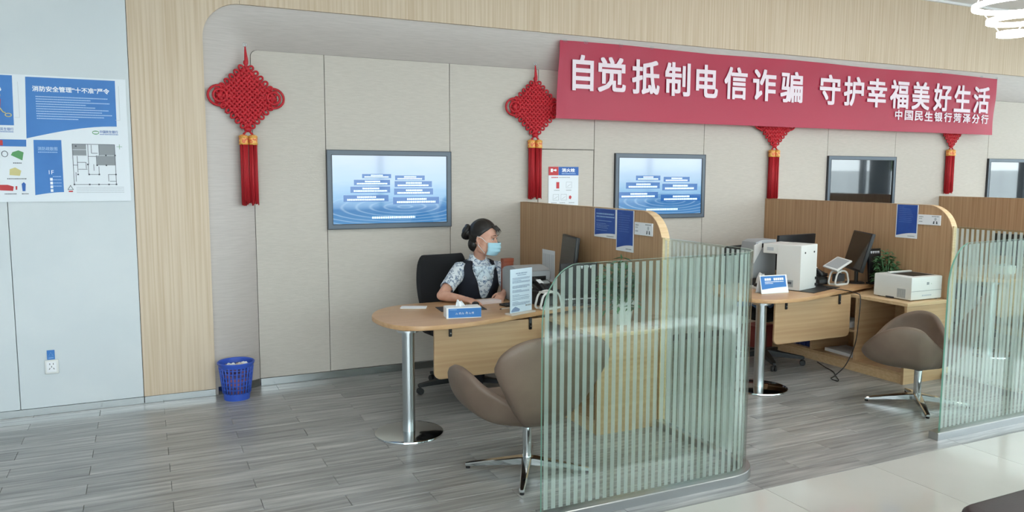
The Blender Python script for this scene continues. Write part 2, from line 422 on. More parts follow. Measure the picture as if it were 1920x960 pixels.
# ------------------------------------------------------------------ ceiling with its lights
ceil = MB().box((X0 - .1, YN - .1, ZC), (X1 + .1, 6.8, ZC + .15)).build('ceiling', M_ceil, kind='structure', smooth=False)
MB().box((X0, YF - .03, ZC - .025), (X1, YF, ZC)).build('trim_ceiling', M_ceil, kind='structure', smooth=False)
n = 0
for cx in (-1.5, 1.2, 3.9, 6.6, 9.3, 11.7):
    for cyy in (-1.2, 1.3, 3.7):
        n += 1
        t = None
        f = MB()
        for a, b in (((-.31, -.31), (.31, -.29)), ((-.31, .29), (.31, .31)), ((-.31, -.29), (-.29, .29)), ((.29, -.29), (.31, .29))):
            f.box((*a, -.02), (*b, .0))
        fo_ = f.build('light_panel', M_whiteplastic, ceil, (cx, cyy, ZC), smooth=False)
        MB().box((-.29, -.29, -.012), (.29, .29, -.004)).build('diffuser', M_panelled, fo_, smooth=False)

# ------------------------------------------------------------------ back wall recess panels
wall = MB().box((.5, YW + .025, 0), (X1, YW + .2, 3.2)).build('wall_back', M_dark_gap, kind='structure', smooth=False)
seams = [.80, 1.365, 2.447, 3.317, 3.922, 5.24, 6.99, 8.09, 9.81, 10.9, X1]
G = .0025
for a, b in zip(seams, seams[1:]):
    if abs(a - 3.317) < .01:
        MB().box((a + G, YW, 1.953), (b - G, YW + .03, 2.67), .002, 1).build('panel', M_fabric, wall, smooth=False)
        d = MB().box((a + G + .004, YW + .001, .075), (b - G - .004, YW + .03, 1.947), .002, 1).build('door_1', M_fabric, kind='structure', smooth=False)
        continue
    if a == .80:   # first panel: rounded top-left corner
        r = .05; ol = [(a, .065), (b - G, .065), (b - G, 2.668), (a + r, 2.668)] + [(a + r - r * math.sin(q * PI / 12), 2.668 - r + r * math.cos(q * PI / 12)) for q in range(1, 7)]
        MB().prismY(ol, YW, YW + .03).build('panel', M_fabric, wall, smooth=False)
    else:
        MB().box((a + G, YW, .065), (b - G, YW + .03, 2.668), .002, 1).build('panel', M_fabric, wall, smooth=False)
MB().box((.80, YW - .004, 0), (X1, YW + .03, .062), .002, 1).build('baseboard_back', M_base, kind='structure', smooth=False)
# splayed reveal around the recess
def arch(x, top, r, y, n=14):
    pts = [(x, y, 0.0), (x, y, .5), (x, y, 1.2), (x, y, 2.0), (x, y, top - r - .001)]
    pts += [(x + r - r * math.cos(q * PI / 2 / n), y, top - r + r * math.sin(q * PI / 2 / n)) for q in range(n + 1)]
    pts += [(x + r + .6, y, top), (4, y, top), (8, y, top), (X1, y, top)]
    return pts
def lerp_pts(a, b, t, ty): return [(p[0] + (q[0] - p[0]) * t, p[1] + (q[1] - p[1]) * ty, p[2] + (q[2] - p[2]) * t) for p, q in zip(a, b)]
A = arch(.447, 2.98, .265, YF + .024); Bq = arch(.797, 2.67, .05, YW + .008)
rv = MB(); rv.rings([lerp_pts(A, Bq, t, t ** 1.7) for t in (0, .08, .2, .35, .5, .62, .72, .8, .87, .93, .97, 1)], closed=False)
rv.build('trim_reveal', M_reveal, kind='structure', ang=60, norm=False)
rb = MB()
pts = [lerp_pts(A, Bq, t, t ** 1.7)[0] for t in (0.06, .2, .35, .5, .65, .8, .9, .99)]
rb.rings([[(p[0], p[1] - .006, z) for p in pts] for z in (0, .062)], closed=False); rb.rings([[(p[0], p[1] - .006, .062) for p in pts], [(p[0], p[1] + .01, .062) for p in pts]], closed=False)
rb.build('baseboard_reveal', M_base, kind='structure', norm=False)
# ------------------------------------------------------------------ light oak portal (frame around the recess) and white wall at left
portal = MB().box((-.045, YF + .03, 0), (.44, YF + .2, ZC)).build('trim_portal', M_dark_gap, kind='structure', smooth=False)
ar = [(p[0], p[2]) for p in arch(.447, 2.98, .265, 0)]
left = [(-.053, .055)] + [(p[0], max(p[1], .055)) for p in ar if p[1] < 2.98 - .265 - .0005]
curve = [p for p in ar if p[1] >= 2.98 - .265 - .0005]
corner_out = left + [p for p in curve if p[0] <= .713] + [(.713, ZC), (-.053, ZC)]
MB().prismY(corner_out, YF, YF + .03).build('panel', M_portal, portal, smooth=False)
MB().prismY([(.714, 2.98), (X1, 2.98), (X1, ZC), (.714, ZC)], YF, YF + .03).build('panel', M_portal, portal, smooth=False)
MB().box((.714, YF + .03, 2.985), (X1, YF + .3, ZC)).build('header_core', M_dark_gap, portal, smooth=False)
MB().box((-.053, YF + .004, 0), (.447, YF + .03, .053), .002, 1).build('baseboard_portal', M_base, kind='structure', smooth=False)
wl = MB().box((X0, YF + .03, 0), (-.045, YF + .2, ZC)).build('wall_left', M_dark_gap, kind='structure', smooth=False)
for a, b in ((X0, -2.4), (-2.4, -1.63), (-1.63, -.84), (-.84, -.055)):
    MB().box((a + .002, YF - .002, .055), (b - .002, YF + .03, ZC - .03), .002, 1).build('panel', M_white, wl, smooth=False)
MB().box((X0, YF + .002, 0), (-.055, YF + .03, .053), .002, 1).build('baseboard_left', M_base, kind='structure', smooth=False)
# ------------------------------------------------------------------ side and street walls (behind and beside the camera)
MB().box((X0 - .15, YN, 0), (X0, YF + .2, ZC)).build('wall_far_left', M_white, kind='structure', smooth=False)
def glazed_wall(name, along, fixed, a, b, sill, head, pitch, first):
    """wall with a run of windows; along = 'x' or 'y'"""
    q = (lambda u, v, z: (u, v, z)) if along == 'x' else (lambda u, v, z: (v, u, z))
    d = -.15 if along == 'x' else .15
    lo = lambda m, u0, u1, z0, z1, t0=0, t1=1: m.box(tuple(map(min, q(u0, fixed + d * t0, z0), q(u1, fixed + d * t1, z0))), tuple(map(max, q(u0, fixed + d * t0, z1), q(u1, fixed + d * t1, z1))))
    m = MB(); lo(m, a, b, 0, sill); lo(m, a, b, head, ZC)
    m.build(name, M_white if along == 'x' else M_white, kind='structure', smooth=False)
    u = a; k = first
    while u < b - .1:
        v = min(u + pitch, b)
        fr = MB(); lo(fr, u, u + .05, sill, head, .2, .8); lo(fr, v - .05, v, sill, head, .2, .8); lo(fr, u + .05, v - .05, sill, sill + .05, .2, .8); lo(fr, u + .05, v - .05, head - .05, head, .2, .8)
        o = fr.build('window_%d' % k, M_bezel, kind='structure', smooth=False)
        pn = MB(); lo(pn, u + .05, v - .05, sill + .05, head - .05, .48, .52); pn.build('pane', M_pane, o, smooth=False)
        u = v; k += 1
    return k
k = glazed_wall('wall_street', 'x', YN, X0, X1, .45, 3.35, 1.7, 1)
glazed_wall('wall_right', 'y', X1, YN, YW, 1.25, 3.35, 1.57, k)
MB().box((X1 - .03, 1.95, 0), (X1 + .02, 2.4, ZC)).build('trim_column', M_bezel, kind='structure', smooth=False)
# outside, seen only in the reflections of the dark screens
M_pave = mat('grey_pavement', '#9B9A96', .8); M_hoard = mat('white_hoarding', '#E6EAEC', .6)
MB().box((-30, -30, -.3), (45, 30, -.13)).build('ground_outside', M_pave, kind='structure', smooth=False)
hd = MB().box((20, -18, -.13), (20.1, 14, 1.85)).build('trim_hoarding', M_hoard, kind='structure', smooth=False)

M_foliage = mat('tree_foliage', '#4C6B3C', .8, mix=('#6F8A55', (3, 3, 3), .35, .65)); M_bark = mat('tree_bark', '#5B4A3A', .9)
for k, (yy, hh, lb) in enumerate(((-5.0, 3.6, 'nearer'), (-.4, 4.2, 'middle'), (4.2, 3.4, 'farther'))):
    t = thing('tree', '%s green tree outside, mirrored above the white hoarding in the dark screen' % lb, 'tree', (23.5, yy, -.13))
    MB().tube([(0, 0, 0), (.05, 0, 1.2), (0, .05, 2.4)], [.14, .11, .08], 10).build('trunk', M_bark, t)
    cr = MB(); rr = random.Random(k)
    for q in range(9): cr.ball((rr.uniform(-.9, .9), rr.uniform(-1.1, 1.1), hh * rr.uniform(.55, .95)), rr.uniform(.55, .85), sub=3)
    for v in cr.bm.verts: v.co += Vector((math.sin(v.co.y * 9 + v.co.z * 7), math.sin(v.co.z * 8 + v.co.x * 9), math.sin(v.co.x * 8 + v.co.y * 7))) * .07
    cr.build('crown', M_foliage, t, ang=180)

# ------------------------------------------------------------------ oak partitions between the bays
def partition(x, label):
    t = thing('partition', label, 'partition', (x, 0, 0), 0, None)
    Y0, Y1, H, R = 4.235, 6.405, 1.465, .235
    prof = [(Y1, 0), (Y0, 0)] + [(Y0 + R - R * math.cos(q * PI / 2 / 14), H - R + R * math.sin(q * PI / 2 / 14)) for q in range(15)] + [(Y1, H)]
    def slab(x0, x1, inset):
        m = MB(); rings = []
        for xx in (x0, x1): rings.append([(xx, min(max(y_, Y0 + inset), Y1), min(max(z_, 0), H - inset)) for y_, z_ in prof])
        return m.rings(rings)
    slab(.003, .062, .001).build('core', M_partwood, t, smooth=False)
    # two face panels with a joint
    yj = 5.56
    fp = [(Y0 + .002, .0)] + [(y_ + .002, z_ - .002) for y_, z_ in prof[2:-1]] + [(yj - .001, H - .002), (yj - .001, 0)]
    MB().rings([[(xx, y_, z_) for y_, z_ in fp] for xx in (0, .004)]).build('panel', M_partwood, t, smooth=False)
    MB().box((0, yj + .001, 0), (.004, Y1, H - .002)).build('panel', M_partwood, t, smooth=False)
    # edge band on front edge and top, light put into its pale colour
    eb = MB(); path = [(y_, z_) for y_, z_ in prof[1:]]
    rg = []
    for i, (y_, z_) in enumerate(path):
        rg.append([(.0, y_ - (.0015 if i < 15 else 0), z_ + (.0015 if i > 12 else 0)), (.065, y_ - (.0015 if i < 15 else 0), z_ + (.0015 if i > 12 else 0))])
    eb.rings(rg, closed=False)
    eb.build('edge_band', M_edge, t, ang=50, label='oak edge band coloured as lit from the front')
    return t
P1 = partition(3.135, 'oak partition behind the seated clerk desk, two blue posters on it')
P2 = partition(6.09, 'oak partition beside the white printer, a single blue poster on it')
P3 = partition(8.92, 'bare oak partition at the right edge behind the second glass screen')

def face_xf(x): return Matrix.Translation((x, 0, 0)) @ Matrix.Rotation(-PI / 2, 4, 'Z')   # local x -> -Y (towards camera), local -y -> -X
def wall_poster(x, ytop, wdt, z0, z1, label, kind):
    """hung on the -X face of a partition; local x runs from the far edge towards the camera"""
    t = thing('poster', label, 'poster', (x - .004, ytop, z0), -PI / 2)
    hh = z1 - z0; rng = random.Random(int(ytop * 100) + int(x))
    MB().box((0, -.0015, 0), (wdt, .0015, hh)).build('sheet', M_paper, t, smooth=False)
    b = .13 * hh
    arc = [(0.008, hh - .002), (0.008, b * .5)] + [(.008 + (wdt * .93) * q / 8, b * (.5 + .75 * math.sin(q / 8 * PI * .55))) for q in range(1, 9)] + [(.008 + wdt * .93, hh - .002)]
    MB().poly([(u, -.0022, v) for u, v in arc]).build('blue_field', M_navy, t, smooth=False)
    tx = MB()
    if kind == 'notice':
        for z, h, f in ((.82, .035, .8), (.72, .03, .82), (.58, .018, .7), (.48, .012, .45), (.43, .012, .6), (.38, .012, .5), (.33, .012, .55), (.25, .012, .5)):
            dashes(tx, wdt * .1, wdt * .1 + wdt * f, hh * z, hh * h * (1.4 if h > .02 else 1), -.003, rng)
        tx.build('printed_text', M_print_pale, t, smooth=False)
    else:
        for q in range(9): dashes(tx, wdt * .14, wdt * (.35 if q < 1 else rng.uniform(.6, .82)), hh * (.92 - .055 * q), hh * .014, -.003, rng)
        tx.build('printed_text', mat('print_dim_blue', '#5C7CC0', .5), t, smooth=False)
    f = MB(); dashes(f, wdt * .58, wdt * .9, b * .5, hh * .022, -.003, rng); f.build('footer_text', M_print_grey, t, smooth=False)
    return t
def name_card(x, ytop, wdt, z0, z1, label):
    t = thing('name_card', label, 'card', (x - .006, ytop, z0), -PI / 2); hh = z1 - z0; rng = random.Random(3)
    MB().box((0, -.004, 0), (wdt, .004, hh), .001, 1).build('card', M_paper, t, smooth=False)
    p = MB(); dashes(p, .012, .05, hh * .78, .008, -.0045, rng); dashes(p, .012, .04, hh * .6, .006, -.0045, rng); dashes(p, .012, .045, hh * .3, .007, -.0045, rng); dashes(p, wdt * .62, wdt * .93, hh * .86, .008, -.0045, rng)
    p.build('printed_text', M_print_grey, t, smooth=False)
    q = MB(); c = wdt * .78
    q.poly([(c + .011 * math.cos(a * PI / 6), -.0045, hh * .6 + .013 * math.sin(a * PI / 6)) for a in range(12)])
    q.rect(c - .006, hh * .44, c + .006, hh * .5, -.0045)
    q.build('portrait_head', M_print_lgrey, t, smooth=False)
    q = MB(); q.poly([(c - .022, -.0045, hh * .12), (c - .008, -.0045, hh * .12), (c - .008, -.0045, hh * .42), (c - .018, -.0045, hh * .38)]); q.poly([(c + .008, -.0045, hh * .12), (c + .022, -.0045, hh * .12), (c + .018, -.0045, hh * .38), (c + .008, -.0045, hh * .42)])
    q.build('portrait_suit', M_print_dark, t, smooth=False)
wall_poster(3.135, 5.096, .305, 1.245, 1.462, 'wider blue notice poster on the partition behind the monitor', 'notice')
wall_poster(3.135, 4.788, .222, 1.165, 1.464, 'narrow tall blue poster beside the wider notice on the left partition', 'plain')
name_card(3.135, 4.55, .212, 1.298, 1.386, 'small white name card beside the curved end of the left partition')
wall_poster(6.09, 4.772, .215, 1.168, 1.463, 'tall blue poster hung on the partition above the white printer', 'plain')
name_card(6.09, 4.553, .212, 1.297, 1.383, 'small white name card right of the blue poster above the printer')
t = thing('paper_sheet', 'white sheet with ruled columns stuck on the left partition by the phone', 'paper', (3.131, 5.953, .80), -PI / 2)
MB().box((0, -.0015, 0), (.225, .0015, .27)).build('sheet', M_paper, t, smooth=False)
g = MB()
for q in range(9): g.rect(.02 + q * .0225, .02, .028 + q * .0225, .235, -.0022)
g.build('printed_columns', M_print_lgrey, t, smooth=False)

# ------------------------------------------------------------------ glass screens with frosted stripes
def glass_screen(x, label):
    t = thing('glass_screen', label, 'glass screen', (x, 0, 0))
    yf, xs, r, ye, H = 3.245, 3.134 - 1.708, .225, 4.222, 1.297
    path = [(0.0, yf)]; 
    for q in range(1, 30): path.append(((xs - r) * q / 30, yf))
    path += [(xs - r + r * math.sin(q * PI / 2 / 12), yf + r - r * math.cos(q * PI / 2 / 12)) for q in range(13)]
    for q in range(1, 21): path.append((xs, yf + r + (ye - yf - r) * q / 20))
    # extra points near the rounded top corner
    extra = [(u, yf) for u in (.004, .01, .018, .028, .07, .1, .12, .17)]
    path = sorted(path[:30] + extra) + path[30:]
    S = [0]
    for a, b in zip(path, path[1:]): S.append(S[-1] + math.hypot(b[0] - a[0], b[1] - a[1]))
    L = S[-1]
    def ztop(s):
        z = H - .012 * max(0, 1 - s / 1.2)
        if s < .2: z -= .285 * (1 - math.sqrt(max(0, 1 - (1 - s / .2) ** 2)))
        return z
    def nrm(i):
        a, b = path[max(0, i - 1)], path[min(len(path) - 1, i + 1)]; d = Vector((b[0] - a[0], b[1] - a[1])).normalized(); return Vector((d.y, -d.x))
    T = .006; zb = .045
    gl = MB(); eg = MB()
    o_b, o_t, i_b, i_t = [], [], [], []
    for i, p in enumerate(path):
        n_ = nrm(i)
        for lst, sg, z in ((o_b, T, zb), (o_t, T, ztop(S[i])), (i_b, -T, zb), (i_t, -T, ztop(S[i]))):
            lst.append((p[0] + n_.x * sg, p[1] + n_.y * sg, z))
    gl.rings([o_b, o_t], closed=False); gl.rings([i_t, i_b], closed=False)
    gl.build('glass_pane', M_glass, t, ang=60, norm=False)
    eg.rings([o_t, i_t], closed=False); eg.poly([o_b[0], o_t[0], i_t[0], i_b[0]]); eg.poly([o_b[-1], o_t[-1], i_t[-1], i_b[-1]])
    eg.build('glass_edge', M_greenedge, t, ang=60, label='green polished glass edge')
    # stripes (film on the inner face)
    def at(s):
        s = max(0, min(L - 1e-6, s))
        for i in range(len(S) - 1):
            if S[i] <= s <= S[i + 1]:
                k = (s - S[i]) / (S[i + 1] - S[i]); a, b = path[i], path[i + 1]
                d = Vector((b[0] - a[0], b[1] - a[1])).normalized()
                return Vector((a[0] + (b[0] - a[0]) * k, a[1] + (b[1] - a[1]) * k)) - Vector((d.y, -d.x)) * (T + .0006)
    st = MB(); s = .018
    while s < L - .02:
        cols = [at(s + q * .0235 / 3) for q in range(4)]; zt = [ztop(s + q * .0235 / 3) - .012 for q in range(4)]
        st.rings([[(c.x, c.y, .062) for c in cols], [(c.x, c.y, z) for c, z in zip(cols, zt)]], closed=False); s += .043
    st.build('frosted_stripes', M_frost, t, smooth=False, norm=False, label='frosted vertical stripes')
    # steel floor rail
    rl = MB(); rings = []
    rp = [(-.055, yf)] + path[1:]
    for i, p in enumerate(rp):
        n_ = nrm(i); wd = .034
        rings.append([(p[0] + n_.x * a, p[1] + n_.y * a, z) for a, z in ((wd, 0), (wd, .046), (wd - .004, .05), (-wd + .004, .05), (-wd, .046), (-wd, 0))])
    rl.rings(rings); rl.build('floor_rail', M_steel, t, ang=30)
    # dark end post against the partition
    MB().box((xs - .009, ye - .006, .05), (xs + .009, ye + .004, 1.3)).build('end_strip', M_edge, t, smooth=False)
    return t
glass_screen(1.708, 'curved green tinted glass screen with frosted stripes in the foreground, before the left desk')
glass_screen(4.660, 'glass screen with frosted stripes cut by the right frame edge')

# ------------------------------------------------------------------ desks and cabinets
def make_desk(loc, label):
    t = thing('desk', label, 'desk', loc)
    near = [(1.846, 4.691), (1.65, 4.697), (1.535, 4.735), (1.452, 4.82), (1.409, 4.93), (1.392, 5.08), (1.405, 5.22), (1.48, 5.385), (1.58, 5.49), (1.70, 5.552), (1.85, 5.575)]
    far = [(2.2, 5.58), (2.7, 5.58), (3.12, 5.58), (3.12, 5.05)]
    close = [(2.95, 5.0), (2.58, 4.893), (2.29, 4.803), (2.05, 4.733)]
    a = catmull([(*p, 0) for p in close[::1] + near], 6, False)
    ol = [(p.x, p.y) for p in a] + far
    MB().prism(ol, .704, .735, .003).build('tabletop', M_desk, t, ang=50)
    px, py = 1.535, 4.806
    MB().lathe([(.041, .02), (.041, .704)], 32, (px, py, 0)).build('pillar', M_steel, t)
    MB().lathe([(.0, 0), (.225, 0), (.228, .004), (.226, .012), (.205, .016), (.045, .02), (0, .02)], 56, (px, py, 0), cap=False).build('base_plate', M_chrome, t)
    MB().lathe([(.075, .690), (.075, .704)], 32, (px, py, 0)).build('mounting_flange', M_steel, t)
    r = .05; x0, x1, z0, z1 = 1.735, 2.60, .325, .69; ypl = 4.86
    ol = [(x0 + r - r * math.cos(q * PI / 12), z0 + r - r * math.sin(q * PI / 12)) for q in range(7)] + [(x1 - r + r * math.sin(q * PI / 12), z0 + r - r * math.cos(q * PI / 12)) for q in range(7)] + [(x1, z1), (x0, z1)]
    MB().prismY(ol, ypl, ypl + .018, .002).build('modesty_panel', M_deskv, t, ang=30)
    for bx in (1.85, 2.46):
        b = MB().box((bx - .012, ypl - .012, .615), (bx + .012, ypl + .002, .704), .006, 2).build('bracket', M_black, t)
        MB().lathe([(.005, 0), (.005, .003)], 10, (0, 0, 0)).xf(Matrix.Translation((bx, ypl - .012, .64)) @ Matrix.Rotation(PI / 2, 4, 'X')).build('screw', M_steel, b)
    for q in (2.72, 2.72):
        pass
    for (bx, by) in ((2.72, 5.08), (2.72, 5.5)):
        MB().lathe([(.02, .681), (.02, .704)], 18, (bx, by, 0)).build('support_post', M_whiteplastic, t)
    return t
make_desk((0, 0, 0), 'rounded oak desk with steel pillar where the clerk sits')
make_desk((2.905, -.14, 0), 'rounded oak desk of the empty middle bay, white cube machine on it')
make_desk((5.80, -.14, 0), 'oak desk of the far bay, seen through the right glass screen')

def make_cabinet(loc, label):
    t = thing('cabinet', label, 'cabinet', loc)
    x0, x1, y0, y1, H = 0, .49, 4.235, 5.74, .68
    MB().box((x0, y0, .0), (x1, y0 + .025, H - .025)).build('end_panel', M_deskv, t, smooth=False)
    MB().box((x0, y1 - .025, .0), (x1, y1, H - .025)).build('end_panel', M_deskv, t, smooth=False)
    MB().box((x0 - .004, y0 - .004, H - .028), (x1, y1, H), .002, 1).build('top', M_edge, t, smooth=False)
    MB().box((x1 - .012, y0 + .025, .09), (x1, y1 - .025, H - .028)).build('back_panel', M_deskv, t, smooth=False)
    MB().box((x0, y0 + .025, .075), (x1 - .012, y1 - .025, .097)).build('bottom_shelf', M_deskv, t, smooth=False)
    MB().box((x0 + .008, y0 + .025, 0), (x0 + .026, y1 - .025, .075)).build('plinth', M_edge, t, smooth=False)
    ys = [y0 + .025, 4.73, 5.22, y1 - .025]
    for yy in ys[1:-1]: MB().box((x0, yy - .011, .097), (x1 - .012, yy + .011, H - .028)).build('divider', M_deskv, t, smooth=False)
    for a, b in zip(ys[1:], ys[2:]):
        MB().box((x0 + .004, a + .011, .345), (x1 - .012, b - .011, .365)).build('shelf', M_deskv, t, smooth=False)
    return t
make_cabinet((2.64, 0, 0), 'low oak cabinet behind the front glass, potted plant on it')
make_cabinet((5.59, 0, 0), 'low open oak cabinet with cubbies under the white printer')
make_cabinet((8.42, 0, 0), 'low oak cabinet of the far bay behind the right glass')

# ------------------------------------------------------------------ swan chairs
SWAN_OFF = 1.0
def make_swan(loc, rz, label, leg_angle=math.atan2(.183, -.305)):
    t = thing('lounge_chair', label, 'chair', loc, rz, 'taupe swivel lounge chairs')
    half = [(0, .335, .42), (.17, .33, .425), (.29, .30, .49), (.362, .22, .59), (.385, .08, .655), (.365, -.03, .645), (.295, -.095, .565), (.185, -.145, .49), (.105, -.185, .462), (.15, -.24, .555), (.275, -.295, .69), (.32, -.335, .79), (.20, -.372, .87), (0, -.385, .885)]
    rim = half + [(-x, y_, z) for x, y_, z in reversed(half[1:-1])]
    rim = catmull(rim, 4, True); n = len(rim)
    NS = 12; gb = MB()
    rings = []
    for s in range(1, NS + 1):
        k = s / NS; ring = []
        for p in rim:
            fx = 1.02 - .66 * max(0, min(1, (-.03 - p.y) / .2)); mid = Vector((p.x * fx, p.y * (.95 if p.y > -.1 else .85), .318 + .06 * max(0, p.y)))
            c = Vector((0, -.02, .335))
            q = c * (1 - k) ** 2 + mid * 2 * k * (1 - k) + p * k * k
            ring.append(q)
        rings.append(ring)
    vs = [[gb.bm.verts.new(p) for p in r] for r in rings]; cv = gb.bm.verts.new((0, -.02, .335))
    for i in range(n): gb.bm.faces.new((cv, vs[0][i], vs[0][(i + 1) % n]))
    for a, b in zip(vs, vs[1:]):
        for i in range(n): gb.bm.faces.new((a[i], b[i], b[(i + 1) % n], a[(i + 1) % n]))
    o = gb.build('seat_shell', M_leather, t, ang=180)
    so = o.modifiers.new('thickness', 'SOLIDIFY'); so.thickness = .048; so.offset = SWAN_OFF; so.use_rim = True
    sb = o.modifiers.new('round', 'SUBSURF'); sb.levels = 1; sb.render_levels = 1
    MB().lathe([(0, .298), (.045, .298), (.06, .312), (.06, .335), (0, .335)], 24, cap=False).build('mounting_plate', M_black, t)
    MB().lathe([(.027, .05), (.027, .265), (.022, .27), (.022, .30)], 24).build('column', M_chrome, t)
    MB().lathe([(.024, .262), (.03, .266), (.03, .285), (.024, .288)], 24).build('collar', M_black, t)
    MB().tube([(.05, 0, .303), (.13, .03, .30), (.16, .035, .295)], [.006, .006, .011], 8, round_ends=True).build('lever', M_black, t)
    a0 = leg_angle - rz
    for q in range(4):
        a = a0 + q * PI / 2; d = Vector((math.cos(a), math.sin(a), 0)); s_ = Vector((-d.y, d.x, 0))
        rg = []
        for u, wd, zb, zt in ((.0, .03, .045, .088), (.05, .027, .042, .084), (.2, .021, .03, .06), (.345, .016, .016, .034), (.362, .013, .016, .030)):
            c = d * u; rg.append([c + s_ * wd + Vector((0, 0, zb)), c + s_ * wd + Vector((0, 0, zt - .006)), c + s_ * (wd - .006) + Vector((0, 0, zt)), c - s_ * (wd - .006) + Vector((0, 0, zt)), c - s_ * wd + Vector((0, 0, zt - .006)), c - s_ * wd + Vector((0, 0, zb))])
        lg = MB().rings(rg).build('leg', M_chrome, t, ang=30)
        c = d * .348; MB().lathe([(.012, 0), (.013, .016)], 14, (c.x, c.y, 0)).build('glide', M_black, lg)
    return t
make_swan((1.957, 3.895, 0), -.03, 'taupe leather lounge chair in the foreground, partly behind the striped glass')
make_swan((5.205, 3.82, 0), .52, 'taupe lounge chair in front of the white printer cabinet', math.atan2(.23, -.264))
make_swan((8.05, 3.82, 0), .1, 'taupe lounge chair seen only through the right glass screen')

# ------------------------------------------------------------------ office chairs
def make_office(loc, rz, label, rbase=0):
    t = thing('office_chair', label, 'office chair', loc, rz, 'black office chairs')
    MB().box((-.24, -.22, .44), (.24, .24, .53), .04, 4).build('seat', M_blackfab, t)
    rg = []
    for k_ in range(9):
        u = k_ / 8; z = .60 + .46 * u; yb = .25 + .05 * u + .03 * math.sin(u * PI); hw = .205 + .02 * math.sin(u * PI) - (.03 if k_ in (0, 8) else 0)
        rg.append([(hw * math.sin(a), yb - .035 * (1 - math.cos(a)) - (.0 if True else 0), z) for a in [(-1.35 + 2.7 * q / 12) for q in range(13)]])
    bk = MB().rings(rg, closed=False).build('backrest', M_blackfab, t, ang=180)
    so = bk.modifiers.new('thickness', 'SOLIDIFY'); so.thickness = .045; so.offset = 1
    bv = bk.modifiers.new('round', 'SUBSURF'); bv.levels = 1; bv.render_levels = 1
    MB().box((-.03, .22, .46), (.03, .25, .78), .008, 2).xf(Matrix.Translation((0, .045, 0))).build('back_bracket', M_black, t)
    MB().box((-.12, -.12, .40), (.12, .12, .445), .012, 2).build('tilt_mechanism', M_black, t)
    MB().lathe([(.028, .1), (.028, .28), (.018, .285), (.018, .42)], 18).build('gas_column', M_black, t)
    for sx in (-1, 1):
        ar_ = MB().tube([(sx * .22, .08, .47), (sx * .285, .08, .50), (sx * .285, .06, .66)], .014, 8).build('armrest', M_black, t)
        MB().box((sx * .285 - .035, -.12, .655), (sx * .285 + .035, .14, .685), .012, 3).build('arm_pad', M_black, ar_)
    MB().lathe([(.05, .06), (.055, .09), (.045, .13), (.0, .13)], 18, cap=False).build('hub', M_black, t)
    for q in range(5):
        a = rbase + q * 2 * PI / 5; d = Vector((math.cos(a), math.sin(a), 0)); s_ = Vector((-d.y, d.x, 0)); rg = []
        for u, wd, zb, zt in ((.03, .03, .07, .125), (.2, .024, .065, .105), (.345, .017, .06, .085), (.36, .012, .062, .08)):
            c = d * u; rg.append([c + s_ * wd + Vector((0, 0, zb)), c + s_ * wd + Vector((0, 0, zt)), c - s_ * wd + Vector((0, 0, zt)), c - s_ * wd + Vector((0, 0, zb))])
        lg = MB().rings(rg).build('leg', M_black, t, smooth=False)
        c = d * .345; m = MB()
        for sg in (-1, 1):
            w_ = MB().lathe([(0, -.009), (.022, -.009), (.026, -.005), (.026, .005), (.022, .009), (0, .009)], 16, cap=False)
            w_.xf(Matrix.Translation((c.x + s_.x * sg * .014, c.y + s_.y * sg * .014, .0265)) @ Matrix.Rotation(a, 4, 'Z') @ Matrix.Rotation(PI / 2, 4, 'X')); m.add(w_.bm)
        m.lathe([(.008, .03), (.008, .065)], 10, (c.x, c.y, 0)); m.build('caster', M_black, lg)
    return t
OC1 = make_office((2.24, 5.66, 0), .12, 'black office chair the clerk is sitting on', -1.95)
OC2 = make_office((5.10, 5.32, 0), .25, 'empty black office chair behind the middle desk', -1.05)
make_office((7.95, 5.4, 0), .1, 'black office chair of the far bay behind the right glass', .3)

